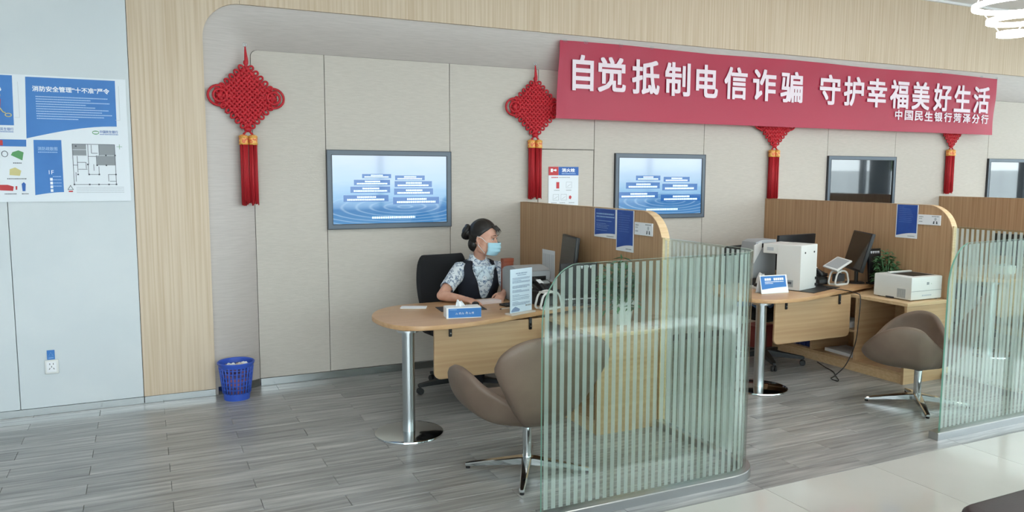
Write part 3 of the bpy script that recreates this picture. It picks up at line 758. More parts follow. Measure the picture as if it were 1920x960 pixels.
# ------------------------------------------------------------------ wall screens
def wall_screen(x0, x1, z0, z1, label, lit, bars=()):
    t = thing('wall_screen', label, 'screen', (x0, YW, z0)); W, H = x1 - x0, z1 - z0; fw = .032; rng = random.Random(int(x0 * 10))
    f = MB()
    for a, b in (((0, 0), (W, fw)), ((0, H - fw), (W, H)), ((0, fw), (fw, H - fw)), ((W - fw, fw), (W, H - fw))): f.box((a[0], -.026, a[1]), (b[0], .0, b[1]))
    f.build('frame', M_bezel, t, smooth=False)
    e = MB()
    for a, b in (((-.006, -.006), (W + .006, 0)), ((-.006, H), (W + .006, H + .006)), ((-.006, 0), (0, H)), ((W, 0), (W + .006, H)), ((fw, fw), (W - fw, fw + .006)), ((fw, H - fw - .006), (W - fw, H - fw)), ((fw, fw + .006), (fw + .006, H - fw - .006)), ((W - fw - .006, fw + .006), (W - fw, H - fw - .006))): e.box((a[0], -.028, a[1]), (b[0], .0, b[1]))
    e.build('frame_edge', M_bezel_dk, t, smooth=False)
    a, b, c, d = fw + .006, fw + .006, W - fw - .006, H - fw - .006
    MB().box((a, -.018, b), (c, -.006, d)).build('display', M_screen if lit else M_tvglass, t, smooth=False)
    w_, h_ = c - a, d - b
    for (u0, v0, u1, v1) in bars:
        p = MB().rect(a + u0 * w_, d - v1 * h_, a + u1 * w_, d - v0 * h_, -.0186).build('caption_bar', M_scr_bar, t, smooth=False)
        m = MB(); bh = (v1 - v0) * h_
        dashes(m, a + (u0 + (u1 - u0) * .3) * w_, a + (u0 + (u1 - u0) * .72) * w_, d - (v0 + (v1 - v0) * .3) * h_, bh * .26, -.019, rng, .7, 1.0, .25)
        dashes(m, a + (u0 + (u1 - u0) * .08) * w_, a + (u0 + (u1 - u0) * .92) * w_, d - (v0 + (v1 - v0) * .7) * h_, bh * .26, -.019, rng, .7, 1.0, .25)
        m.build('caption_text', M_scr_txt, p, smooth=False)
    if bars:
        m = MB(); dashes(m, a + .33 * w_, a + .71 * w_, b + .085 * h_, .017, -.0188, rng, .7, 1.0, .25); m.build('footer_text', M_scr_txt, t, smooth=False)
    return t
wall_screen(1.37, 2.444, 1.262, 1.906, 'lit screen on the wall behind the seated clerk, blue sky video with eight caption bars', True,
    ((.25, .27, .50, .33), (.18, .355, .49, .435), (.15, .455, .49, .545), (.09, .58, .475, .675), (.535, .29, .80, .36), (.53, .375, .865, .465), (.525, .485, .875, .58), (.515, .615, .93, .72)))
wall_screen(4.156, 5.242, 1.285, 1.918, 'lit screen behind the left oak partition, blue sky video with six caption bars', True,
    ((.20, .31, .49, .395), (.085, .43, .485, .54), (.0, .60, .465, .71), (.53, .33, .85, .42), (.515, .455, .95, .575), (.50, .65, .995, .77)))
wall_screen(6.992, 8.085, 1.285, 1.93, 'dark screen reflecting a street window, above the middle partition', False)
wall_screen(9.812, 10.898, 1.285, 1.93, 'dark reflecting screen cut by the right frame edge', False)

# ------------------------------------------------------------------ red knot hangings
def make_knot(loc, rz, label, drop=.0):
    t = thing('knot_hanging', label, 'knot ornament', loc, rz, 'red woven knot hangings with tassels')   # origin = centre of the woven diamond
    h = .236; nst = 12
    m = MB(); rt2 = math.sqrt(.5)
    def dm(u, v, y): return ((u - v) * rt2, y, (u + v) * rt2)
    sd = h * math.sqrt(2) * .5
    for ax in (0, 1):
        for i in range(nst):
            u = -sd + 2 * sd * (i + .5) / nst; pts = []
            for q in range(-1, nst + 1):
                v = max(-sd, min(sd, -sd + 2 * sd * (q + .5) / nst)); yy = .0085 * (1 if (q + i + ax) % 2 else -1)
                pts.append(dm(u, v, yy) if ax == 0 else dm(v, u, yy))
            m.tube(pts, .0118, 7)
    m.build('woven_diamond', M_red, t, ang=180)
    # small loops along the four edges
    for e in range(4):
        for i in range(6):
            s_ = -sd + 2 * sd * (i + .75) / 6.5
            c, out = {0: ((s_, sd), (0, 1)), 1: ((s_, -sd), (0, -1)), 2: ((sd, s_), (1, 0)), 3: ((-sd, s_), (-1, 0))}[e]
            pts = []
            for q in range(12):
                a = 2 * PI * q / 12; al = .0165 * math.cos(a); ou = .021 * math.sin(a) + .012
                tang = (out[1], out[0])
                pts.append(dm(c[0] + tang[0] * al + out[0] * ou, c[1] + tang[1] * al + out[1] * ou, .004 * math.sin(a * 2)))
            MB().tube(pts, .0085, 6, closed=True).build('edge_loop', M_red, t, ang=180)
    for sx in (-1, 1):
        for (ra, rb_, cx, dy) in ((.085, .075, .205, 0), (.05, .045, .205, .012)):
            pts = [(sx * (cx + ra * math.cos(a) + .0), -dy, rb_ * math.sin(a)) for a in [2 * PI * q / 24 for q in range(24)]]
            MB().tube(pts, .0095, 7, closed=True).build('side_loop', M_red, t, ang=180)
        MB().ball((sx * .207, -.005, 0), (.022, .016, .026), sub=2).build('side_knot', M_red, t, ang=180)
    c = MB(); c.tube([(0, 0, .225), (.004, -.002, .27), (0, 0, .34), (.001, .006, .375)], [.011, .016, .009, .006], 8, round_ends=True); c.build('hanging_cord', M_red, t, ang=180)
    MB().ball((0, 0, .258), (.02, .016, .024), sub=2).build('top_knot', M_red, t, ang=180)
    MB().ball((0, 0, -.248 - drop * .3), (.03, .022, .02), sub=2).build('bottom_knot', M_red, t, ang=180)
    zt = -.285 - drop; rng = random.Random(5)
    for sx in (-1, 1):
        cx = sx * .036
        MB().tube([(sx * .008, 0, -.25 - drop * .3), (sx * .02, 0, -.27 - drop * .6), (cx, 0, zt)], .008, 6).build('tassel_cord', M_red, t, ang=180)
        cap = MB().lathe([(.012, 0), (.031, -.008), (.034, -.03), (.034, -.075), (.030, -.08)], 20, (cx, 0, zt)).build('tassel_cap', M_gold, t)
        for zz in (-.018, -.072): MB().lathe([(.0345, -.006), (.0365, -.003), (.0365, .003), (.0345, .006)], 20, (cx, 0, zt + zz), cap=False).build('gold_band', M_goldband, cap)
        st = MB()
        for k in range(70):
            a = rng.uniform(0, 2 * PI); r = .030 * math.sqrt(rng.uniform(.1, 1)); ln = rng.uniform(.42, .475)
            b = (cx + r * math.cos(a), r * math.sin(a), zt - .075)
            e_ = (b[0] + rng.uniform(-.006, .006), b[1] + rng.uniform(-.004, .004), zt - .075 - ln)
            st.tube([b, e_], .0042, 4)
        st.build('tassel', M_redtassel, t, ang=180)['kind'] = 'stuff'
    hk = MB().box((-.016, .004, .375), (.016, .012, .41), .004, 2); hk.tube([(0, .004, .392), (0, -.008, .384), (0, -.010, .374), (0, -.002, .368)], .003, 6)
    hk.build('wall_hook', M_acryl, t)
    return t
K1 = make_knot((.752, 6.322, 2.30), .20, 'red woven knot hanging on the far left, above the blue bin')
dup(K1, (3.262, 6.365, 2.32), -.04, 'red woven knot hanging just left of the red banner')
dup(K1, (6.155, 6.365, 2.275), 0, 'red knot hanging half hidden behind the banner, above the middle partition')
dup(K1, (9.03, 6.365, 2.325), .05, 'red knot hanging half hidden behind the right end of the banner')

# ------------------------------------------------------------------ red banner
def make_banner():
    t = thing('banner', 'long red cloth banner with white Chinese lettering hung across the wall', 'banner', (0, 6.262, 0))
    xa, xb, zt, zb = 3.452, 9.672, 2.921, 2.225
    m = MB(); NX, NZ = 150, 16; grid = []
    for i in range(NX + 1):
        col = []
        for k in range(NZ + 1):
            u, v = i / NX, k / NZ
            x = xa + (xb - xa) * u - .03 * (1 - v) * 1.0; z = zb + (zt - zb) * v + .006 * math.sin(u * 17) * v * v
            edge = math.exp(-u * 40) + math.exp(-(1 - u) * 18)
            y_ = .004 * math.sin(u * 31 + v * 4) * (1 - v) + .006 * edge * math.sin((u * 190 if u < .5 else (1 - u) * 60) + v * 6) + .003 * math.sin(u * 60 - v * 9) * v
            col.append((x, y_, z))
        grid.append(col)
    m.rings(grid, closed=False)
    o = m.build('cloth', M_banner, t, ang=180)
    cs = '自觉抵制电信诈骗守护幸福美好生活'
    cx = [3.76, 4.079, 4.469, 4.85, 5.217, 5.592, 5.98, 6.365, 6.935, 7.304, 7.674, 8.052, 8.422, 8.81, 9.182, 9.546]
    wd = [.23, .315, .325, .31, .28, .305, .32, .32, .315, .315, .325, .315, .31, .32, .31, .31]
    for ch, x, w_ in zip(cs, cx, wd):
        me = text_mesh(ch, .322, w_ * .982, .022); l = link('banner_character', me, M_bannertext, t, (x * .9823, -.0135, 1.72 + .9823 * (2.66 - 1.72)), smooth=False)
    sm = '中国民生银行菏泽分行'
    for i, ch in enumerate(sm):
        me = text_mesh(ch, .112, .142 if ch not in '中' else .12, .022); l = link('banner_small_character', me, M_bannertext, t, ((8.055 + i * (9.63 - 8.055) / 9) * .9823, -.0135, 1.72 + .9823 * (2.425 - 1.72)), smooth=False)
    tp = MB()
    for x in (3.50, 3.72, 4.1, 4.45, 8.6, 9.35, 9.64):
        tp.box((x - .022, -.012, 2.912), (x + .022, -.009, 2.93))
    for x in (3.50, 3.72, 4.1, 4.45, 8.6, 9.35, 9.64):
        pass
    tp.bm.free()
    for x in (3.50, 3.72, 4.1, 4.45, 8.6, 9.35, 9.64):
        MB().box((x - .022, -.014, 2.905), (x + .022, -.011, 2.935)).build('tape_strip', M_acryl, t, smooth=False)
make_banner()

# ------------------------------------------------------------------ white wall: safety board, socket, sticker
def make_board():
    t = thing('notice_board', 'large white fire safety board with blue posters on the left wall', 'notice board', (0, 6.26, 0)); rng = random.Random(11)
    y_ = -.0045
    MB().box((-1.62, -.004, 1.517), (-.078, .002, 2.378)).build('backing_sheet', M_poster_white, t, smooth=False)
    def P(name, m, pts, parent=t, yy=y_): return MB().poly([(a, yy, b) for a, b in pts]).build(name, m, parent, smooth=False)
    # upper right poster
    arc = [(-.703, 1.95)] + [(-.703 + .555 * q / 12, 1.95 + .095 * math.sin(q / 12 * PI / 2 * 1.0)) for q in range(1, 13)]
    f = P('blue_poster', M_poster_blue, arc + [(-.146, 2.366), (-.689, 2.366)])
    text_obj('poster_title', '消防安全管理“十不准”严令', .038, M_print_white, f, (-.418, y_ - .0008, 2.289), .468, .02)
    tx = MB()
    for q in range(10):
        dashes(tx, -.635, -.635 + (.44, .33, .45, .30, .36, .44, .40, .46, .41, .25)[q], 2.236 - q * .0165, .0065, y_ - .0006, rng, .8, 1.2, .3)
    tx.build('printed_text', mat('print_blue_grey', '#A9C6E6', .5), f, smooth=False)
    # bank emblem and name under it
    m = MB()
    for s_ in (-1, 1): m.tube([(-.283 + .016 * math.cos(a) * 1.1, y_ - .001, 2.0 + s_ * .0055 + s_ * .004 * math.sin(a)) for a in [PI * q / 8 for q in range(9)]], .0022, 5)
    m.tube([(-.283 + .02 * math.cos(a), y_ - .001, 2.0 + .0115 * math.sin(a)) for a in [2 * PI * q / 20 for q in range(20)]], .0022, 5, closed=True)
    m.build('bank_emblem', M_print_green, t)
    text_obj('bank_name', '中国民生银行', .021, M_print_blue, t, (-.2, y_ - .0008, 2.006), .115, .01)
    d = MB(); dashes(d, -.258, -.142, 1.988, .005, y_ - .0006, rng); d.build('bank_name_latin', M_print_blue, t, smooth=False)
    # lower right: evacuation plan with blue side panel
    arc = [(-.672, 1.562)] + [(-.672 + .174 * q / 8, 1.562 + .02 * math.sin(q / 8 * PI / 2)) for q in range(1, 9)]
    f = P('blue_panel', M_poster_blue, arc + [(-.497, 1.943), (-.663, 1.941)])
    text_obj('panel_title', '消防疏散图', .026, M_print_pale, f, (-.582, y_ - .0008, 1.882), .118, .01)
    d = MB(); dashes(d, -.64, -.522, 1.858, .006, y_ - .0006, rng); 
    for q in range(4): dashes(d, -.56, -.51, 1.69 - q * .022, .005, y_ - .0006, rng)
    d.build('printed_text', M_print_pale, f, smooth=False)
    text_obj('floor_number', '1F', .027, M_print_white, f, (-.568, y_ - .0008, 1.72), None, 0)
    d = MB()
    for q in range(4): d.rect(-.578, 1.662 - q * .026, -.562, 1.681 - q * .026, y_ - .0006)
    d.build('vertical_heading', M_print_white, f, smooth=False)
    # plan
    x0, x1, z0, z1 = -.432, -.168, 1.635, 1.917
    X = lambda u: x0 + (x1 - x0) * u
    Z = lambda v: z1 - (z1 - z0) * v
    for r in ((0, 0, .32, .13), (0, .14, .32, .28), (.62, 0, 1, .27), (.56, .28, 1, .52)):
        MB().rect(X(r[0]), Z(r[3]), X(r[2]), Z(r[1]), y_ - .0004).build('plan_room', M_print_grey, t, smooth=False)
    ln = MB()
    def seg(u0, v0, u1, v1, w_=.0016):
        a, b, c, d_ = X(u0), Z(v0), X(u1), Z(v1); ln.rect(min(a, c) - w_, min(b, d_) - w_, max(a, c) + w_, max(b, d_) + w_, y_ - .0009)
    for s_ in ((0, 0, 1, 0), (0, 0, 0, 1), (0, 1, 1, 1), (1, 0, 1, 1), (.36, 0, .36, .5), (.36, .3, .55, .3), (.1, .3, .1, .7), (.1, .45, .3, .45), (.3, .45, .3, .6), (.35, .5, .35, .75), (.35, .75, .6, .75), (.6, .55, .6, .75), (.55, .52, .55, .28), (.12, .62, .32, .62), (.48, .5, .48, .65), (.82, .75, .82, .92), (.82, .75, 1, .75), (.05, .92, .05, .7), (.62, 0, .62, .27), (.44, .02, .44, .22), (.44, .22, .58, .22), (.85, .92, 1, .92), (.0, .52, .1, .52)): seg(*s_)
    for u, v in ((0, 1), (.36, 1), (.58, 1), (.82, 1), (1, 1), (.36, .75), (.6, .75), (.1, .75), (1, .75), (.34, .5), (.56, .52), (.78, .52), (1, .27), (.78, .27), (.08, .05)):
        ln.rect(X(u) - .005, Z(v) - .005, X(u) + .005, Z(v) + .005, y_ - .001)
    ln.build('plan_lines', M_print_dark, t, smooth=False)
    d = MB(); d.rect(-.172 + .03 - .014, 1.902, -.172 + .03 + .022, 1.9045, y_ - .0006); d.rect(-.172 + .033, 1.885, -.172 + .036, 1.92, y_ - .0006); d.build('compass_mark', M_print_green, t, smooth=False)
    m = MB(); c = [(-.472, 1.6), (-.44, 1.6), (-.456, 1.628)]
    m.tube([(a, y_ - .001, b) for a, b in c], .0028, 4, closed=True); m.build('warning_triangle', M_print_dark, t, smooth=False)
    MB().rect(-.469, 1.582, -.443, 1.592, y_ - .0006).build('warning_strip', M_print_red, t, smooth=False)
    d = MB()
    for q in range(4): dashes(d, -.42, -.12, 1.615 - q * .012, .004, y_ - .0006, rng)
    d.build('printed_text', M_print_lgrey, t, smooth=False)
    for xx in (-.125, -.735): 
        m = MB(); m.rect(xx - .001, 2.09, xx + .001, 2.33, y_ - .0006); m.rect(xx - .03, 2.089, xx, 2.091, y_ - .0006); m.build('thin_line', M_print_lgrey, t, smooth=False)
    # upper left poster (cut by the frame): helmeted figure pulling a rope
    f = P('blue_poster', M_poster_blue, [(-1.55, 2.036), (-.771, 2.036), (-.765, 2.370), (-1.55, 2.37)])
    fig = [('figure_helmet', M_print_white, [(-.865 + .034 * math.cos(a), 2.27 + .034 * math.sin(a) * (1 if math.sin(a) > 0 else .35)) for a in [2 * PI * q / 16 for q in range(16)]]),
           ('figure_face', mat('print_skin', '#D9A283', .6), [(-.862 + .024 * math.cos(a), 2.236 + .026 * math.sin(a)) for a in [2 * PI * q / 14 for q in range(14)]]),
           ('figure_body', M_print_red, [(-.93, 2.12), (-.845, 2.13), (-.838, 2.21), (-.88, 2.225), (-.93, 2.2)])]
    for q, (nm, mm, pts) in enumerate(fig): P(nm, mm, pts, f, y_ - .001 - .0003 * q)
    m = MB(); m.tube([(-.845, y_ - .002, 2.15), (-.83, y_ - .002, 2.125), (-.815, y_ - .002, 2.118)], .004, 6); m.tube([(-.80 + .018 * math.cos(a), y_ - .002, 2.105 + .011 * math.sin(a)) for a in [2 * PI * q / 14 for q in range(14)]], .003, 6, closed=True); m.build('figure_rope', M_print_yellow, f)
    text_obj('bank_name', '中国民生银行', .021, M_print_blue, t, (-.832, y_ - .0008, 2.01), .115, .01)
    d = MB(); dashes(d, -.89, -.775, 1.992, .005, y_ - .0006, rng); d.build('bank_name_latin', M_print_blue, t, smooth=False)
    # lower left poster: header and small drawings
    f = P('blue_header', M_poster_blue, [(-1.55, 1.894), (-.707, 1.894), (-.705, 1.941), (-1.55, 1.941)])
    MB().rect(-.87, 1.9, -.842, 1.935, y_ - .0006).build('red_stamp', M_print_red, f, smooth=False)
    P('drawing_extinguisher', M_print_green, [(-.80, 1.835), (-.735, 1.80), (-.725, 1.855), (-.755, 1.868), (-.79, 1.855)], t)
    m = MB(); m.tube([(-.835 + .018 * math.cos(a), y_ - .001, 1.843 + .02 * math.sin(a)) for a in [2 * PI * q / 12 for q in range(12)]], .002, 5, closed=True); m.build('drawing_outline', M_print_dark, t)
    P('drawing_person_yellow', M_print_yellow, [(-.815, 1.70), (-.755, 1.695), (-.745, 1.73), (-.78, 1.752), (-.812, 1.74)], t)
    P('drawing_truck', M_print_red, [(-.90, 1.598), (-.80, 1.592), (-.795, 1.622), (-.83, 1.634), (-.90, 1.634)], t)
    P('drawing_figure_blue', M_print_blue, [(-.745, 1.59), (-.728, 1.59), (-.724, 1.64), (-.735, 1.652), (-.748, 1.64)], t)
    P('drawing_figure_red', M_print_red, [(-.785, 1.6), (-.776, 1.6), (-.774, 1.625), (-.784, 1.625)], t)
    d = MB()
    for a, b, z in ((-.79, -.74, 1.782), (-.83, -.715, 1.675), (-.85, -.78, 1.572), (-.75, -.71, 1.572)): dashes(d, a, b, z, .006, y_ - .0006, rng)
    d.build('printed_text', M_print_dark, t, smooth=False)
make_board()
t = thing('wall_socket', 'white double wall socket low on the left wall', 'socket', (-.636, 6.264, .346))
MB().box((-.043, -.010, -.05), (.043, 0, .05), .006, 3).build('cover_plate', M_whiteplastic, t)
MB().box((-.03, -.0125, -.036), (.03, -.009, .036), .003, 2).build('insert', M_paper, t)
for a, b, r in ((-.011, .022, 0), (.011, .022, 0), (-.013, -.012, .5), (.013, -.012, -.5), (0, .002, 0)):
    MB().box((-.002, -.0135, -.006), (.002, -.0122, .006)).xf(Matrix.Translation((a, 0, b)) @ Matrix.Rotation(r, 4, 'Y')).build('slot', M_black, t, smooth=False)
t = thing('warning_sticker', 'blue square sticker with a triangle above the wall socket', 'sticker', (-.638, 6.2635, .432))
MB().box((-.024, -.001, -.034), (.024, 0, .034)).build('sticker_sheet', M_poster_blue, t, smooth=False)
MB().tube([(-.014, -.0015, -.008), (.014, -.0015, -.008), (0, -.0015, .018)], .0018, 4, closed=True).build('triangle_mark', M_print_pale, t, smooth=False)
d = MB(); dashes(d, -.016, .016, -.022, .005, -.0015, random.Random(1)); d.build('printed_text', M_print_pale, t, smooth=False)

# hydrant poster on the flush door
t = thing('hydrant_poster', 'white fire hydrant poster with red and blue heading on the wall door', 'poster', (3.427, 6.409, 1.42)); rng = random.Random(2)
MB().box((0, -.003, 0), (.322, 0, .368)).build('sheet', M_poster_white, t, smooth=False)
MB().rect(0, .288, .105, .368, -.0035).build('red_heading', M_print_red, t, smooth=False)
f = MB().rect(.106, .288, .322, .368, -.0035).build('blue_heading', M_print_blue, t, smooth=False)
text_obj('heading_text', '消火栓', .036, M_print_white, f, (.212, -.0042, .336), .142, .03)
d = MB(); dashes(d, .14, .29, .304, .008, -.0042, rng); d.build('heading_subtext', M_print_pale, f, smooth=False)
m = MB(); m.rect(.022, .318, .045, .35, -.0042); m.rect(.05, .33, .078, .342, -.0042); m.poly([(.075 + .009 * math.cos(a), -.0043, .336 + .012 * math.sin(a)) for a in [2 * PI * q / 10 for q in range(10)]]); m.build('hydrant_symbol', M_print_white, t, smooth=False)
d = MB(); dashes(d, .03, .105, .268, .01, -.0035, rng, .8, 1, .3); d.build('red_caption', M_print_red, t, smooth=False)
d = MB(); dashes(d, .11, .23, .268, .006, -.0035, rng)
for x_, z_ in ((.09, .148), (.22, .148), (.06, .03), (.15, .03), (.25, .03)): dashes(d, x_ - .03, x_ + .03, z_, .006, -.0035, rng)
d.build('printed_text', M_print_grey, t, smooth=False)
MB().rect(.083, .165, .115, .225, -.0035).build('drawing_cabinet', M_print_red, t, smooth=False)
for x_, z_ in ((.19, .17), (.05, .055), (.135, .055)):
    m = MB()
    for a, b in (((0, 0), (.06, 0)), ((.06, 0), (.06, .055)), ((.06, .055), (0, .055)), ((0, .055), (0, 0)), ((.01, .012), (.05, .035))):
        m.tube([(x_ + a[0], -.0038, z_ + a[1]), (x_ + b[0], -.0038, z_ + b[1])], .0015, 4)
    m.build('drawing_outline', M_print_lgrey, t, smooth=False)
MB().poly([(.22, -.0035, .07), (.24, -.0035, .062), (.25, -.0035, .085), (.235, -.0035, .1), (.222, -.0035, .092)]).build('drawing_valve', M_print_red, t, smooth=False)
MB().rect(0, 0, .1, .016, -.0035).build('red_footer', M_print_red, t, smooth=False)

# ------------------------------------------------------------------ pendant lamp
t = thing('pendant_lamp', 'white three ring pendant lamp at the upper right, lit', 'lamp', (5.655, 3.55, 2.70))
for r, z, cx in ((.10, .005, -.035), (.20, .105, .02), (.31, .215, .045)):
    MB().lathe([(r, .0), (r, .03), (r - .03, .03), (r - .03, 0)], 56, (cx, 0, z), cap=False).rings([[(cx + q * math.cos(2 * PI * i / 56), q * math.sin(2 * PI * i / 56), z) for i in range(56)] for q in (r, r - .03)], True, False, False).build('light_ring', M_led, t)
for k in range(3):
    a = k * 2 * PI / 3 + .4
    MB().tube([(-.035 + .085 * math.cos(a), .085 * math.sin(a), .03), (.02 + .185 * math.cos(a), .185 * math.sin(a), .12), (.045 + .295 * math.cos(a), .295 * math.sin(a), .23), (.045 + .03 * math.cos(a), .03 * math.sin(a), ZC - 2.70)], .004, 6).build('wire', M_whiteplastic, t)
MB().lathe([(.13, ZC - 2.70 - .04), (.13, ZC - 2.70)], 32, (.045, 0, 0)).build('canopy', M_whiteplastic, t)

# ------------------------------------------------------------------ ottomans
def ottoman(loc, sx, sy, label):
    t = thing('ottoman', label, 'ottoman', loc)
    def rr(x, y_, r): return [(cx + r * math.cos(a0 + q * PI / 12), cy + r * math.sin(a0 + q * PI / 12)) for cx, cy, a0 in ((x - r, y_ - r, 0), (-x + r, y_ - r, PI / 2), (-x + r, -y_ + r, PI), (x - r, -y_ + r, 1.5 * PI)) for q in range(7)]
    MB().prism(rr(sx, sy, .1), .24, .42, .035).build('cushion', M_ottoman, t)
    MB().prism(rr(sx - .02, sy - .02, .09), .06, .235, .008).build('base', M_ottoman, t)
    for a in (-1, 1):
        for b in (-1, 1): MB().lathe([(.02, 0), (.025, .06)], 14, (a * (sx - .12), b * (sy - .12), 0)).build('foot', M_black, t)
ottoman((3.63, 1.545, 0), .80, .36, 'dark leather ottoman at the lower right corner')
ottoman((2.40, 1.545, 0), .39, .355, 'dark leather ottoman barely showing at the bottom edge')

# ------------------------------------------------------------------ things on the left desk
ZT = .735
def paper_stack(loc, rz, w_, d_, h, label, m=M_paper, name='paper_stack', cat='paper'):
    t = MB().box((-w_ / 2, -d_ / 2, 0), (w_ / 2, d_ / 2, h), min(.0015, h * .3), 1).build(name, m, None, loc, smooth=False)
    t.rotation_euler = (0, 0, rz); tag(t, label, cat); return t
paper_stack((1.77, 5.40, ZT), -.42, .19, .095, .006, 'white card lying near the rounded left end of the left desk')
paper_stack((2.075, 5.225, ZT), -.12, .34, .20, .004, 'black desk mat under the clerk right hand, behind the tissue box', M_black, 'desk_mat', 'mat')
t = paper_stack((2.345, 5.365, ZT), .09, .20, .10, .024, 'thick pinkish white paper pad between the clerk hands', mat('pinkish_paper', '#E5D6D3', .7), 'paper_pad')
t = thing('calculator', 'flat black keypad on the desk behind the acrylic notice stand', 'keypad', (2.475, 5.20, ZT), .15)
MB().box((-.08, -.05, 0), (.08, .05, .014), .004, 2).build('body', M_black, t)
for a in range(5):
    for b in range(3): MB().box((-.065 + a * .027, -.036 + b * .025, .014), (-.047 + a * .027, -.02 + b * .025, .018)).build('key', M_dkgrey, t, smooth=False)
t = thing('pen', 'cream pen lying on the left desk in front of the keypad', 'pen', (2.38, 5.06, ZT), .12)
MB().tube([(-.06, 0, .006), (.06, 0, .006)], .005, 10).build('barrel', M_cream, t); MB().tube([(-.06, 0, .006), (-.072, 0, .006)], [.005, .0015], 10).build('tip', M_black, t)
# tissue box
t = thing('tissue_box', 'blue and white tissue box at the front of the left desk', 'tissue box', (1.962, 4.915, ZT), -.18)
MB().box((-.122, -.058, 0), (.122, .058, .074), .002, 1).build('carton', M_paper, t, smooth=False)
f = MB().rect(-.108, .006, .121, .069, -.0586).build('blue_front', M_poster_blue, t, smooth=False)
m = MB(); rng = random.Random(4)
for k in range(6):
    x = -.055 + k * .022 + rng.uniform(-.003, .003); hgt = rng.uniform(.010, .02)
    m.tube([(x, -.0592, .028), (x + .004, -.0592, .028 + hgt), (x + .012, -.0592, .034), (x + .009, -.0592, .027)], .0016, 5)
    if k % 2: m.tube([(x - .002, -.0592, .038), (x + .013, -.0592, .04)], .0016, 5)
m.build('script_lettering', M_print_white, f, ang=180)
d = MB(); dashes(d, -.1, -.05, .062, .004, -.0592, rng); d.build('printed_text', M_print_pale, f, smooth=False)
ti = MB(); rg = []
for k in range(7):
    u = k / 6; rg.append([((-.045 + .07 * q / 10) * (1 - .45 * u) - .012 * u, .012 * math.sin(q * .9 + u * 2) * (1 - .5 * u), .07 + .05 * u * (1 - .35 * (q / 10)) + .004 * math.sin(q)) for q in range(11)])
ti.rings(rg, closed=False); o = ti.build('tissue', M_paper, t, ang=180); o.modifiers.new('thickness', 'SOLIDIFY').thickness = .002
# acrylic notice stand
t = thing('notice_stand', 'tall clear notice stand with a printed white sheet on the left desk', 'notice stand', (2.385, 4.862, ZT), .36)
MB().box((-.115, -.003, .004), (.115, .003, .325), .001, 1).build('acrylic_sheet', M_acryl, t, smooth=False)
MB().box((-.122, -.035, 0), (.122, .04, .012), .003, 2).build('foot', M_cream, t)
sh = MB().box((-.112, -.0055, .014), (.112, -.0035, .322)).build('printed_sheet', mat('pale_blue_sheet', '#D3E4F0', .6), t, smooth=False)
d = MB(); rng = random.Random(9)
dashes(d, -.055, .06, .29, .008, -.006, rng); dashes(d, -.04, .05, .277, .006, -.006, rng)
for z, w_ in ((.258, .09), (.25, .085), (.24, .0), (.232, .09), (.225, .09), (.202, .085), (.195, .09), (.188, .06), (.172, .0), (.165, .085), (.158, .085), (.138, -.02), (.128, .08), (.115, .085), (.105, .08), (.088, -.03), (.08, .09), (.073, .09), (.066, .05)):
    dashes(d, -.09, w_, z, .0045, -.006, rng)
d.build('printed_text', mat('print_steel_blue', '#7D93AE', .6), sh, smooth=False)
MB().poly([(-.1, -.006, .02), (-.02, -.006, .02), (-.012, -.006, .035), (-.04, -.006, .048), (-.06, -.006, .056), (-.085, -.006, .044), (-.1, -.006, .03)]).build('printed_picture', mat('print_slate', '#8197B8', .6), sh, smooth=False)
d = MB(); dashes(d, .045, .1, .055, .012, -.006, rng); d.build('printed_stamp', M_print_grey, sh, smooth=False)
# passbook printer (grey box with dark slot)
def passbook(loc, rz, label):
    t = thing('counter_printer', label, 'printer', loc, rz)
    MB().box((-.14, -.15, 0), (.14, .15, .245), .012, 3).build('body', M_greyplastic, t)
    MB().box((-.141, -.151, .17), (.10, -.02, .205), .004, 2).build('dark_slot', M_black, t)
    MB().box((-.145, -.156, .015), (-.02, -.149, .165), .004, 2).build('front_cover', M_cream, t)
    c = MB(); c.rings([[(x, -.15 + .3 * q / 8, .245 + .03 * math.sin(q / 8 * PI)) for q in range(9)] for x in (-.135, .135)], closed=False); c.poly([(-.135, -.15 + .3 * q / 8, .245 + .03 * math.sin(q / 8 * PI)) for q in range(9)]); c.poly([(.135, -.15 + .3 * q / 8, .245 + .03 * math.sin(q / 8 * PI)) for q in range(9)])
    c.build('curved_lid', M_greyplastic, t)
    for k in range(3): MB().lathe([(.005, 0), (.005, .004)], 10).xf(Matrix.Translation((-.10, -.156, .05 + k * .035)) @ Matrix.Rotation(PI / 2, 4, 'X')).build('button', M_black, t)
passbook((2.69, 5.39, ZT), .0, 'grey counter printer behind the clear notice stand')
t = thing('document_box', 'red brown document box standing behind the clerk desk machines', 'box', (2.60, 5.545, ZT), .15)
MB().box((-.048, -.02, 0), (.048, .02, .315), .004, 2).build('body', M_brownbox, t); MB().box((-.05, -.022, .285), (.05, .022, .317), .004, 2).build('lid', M_brownbox, t)
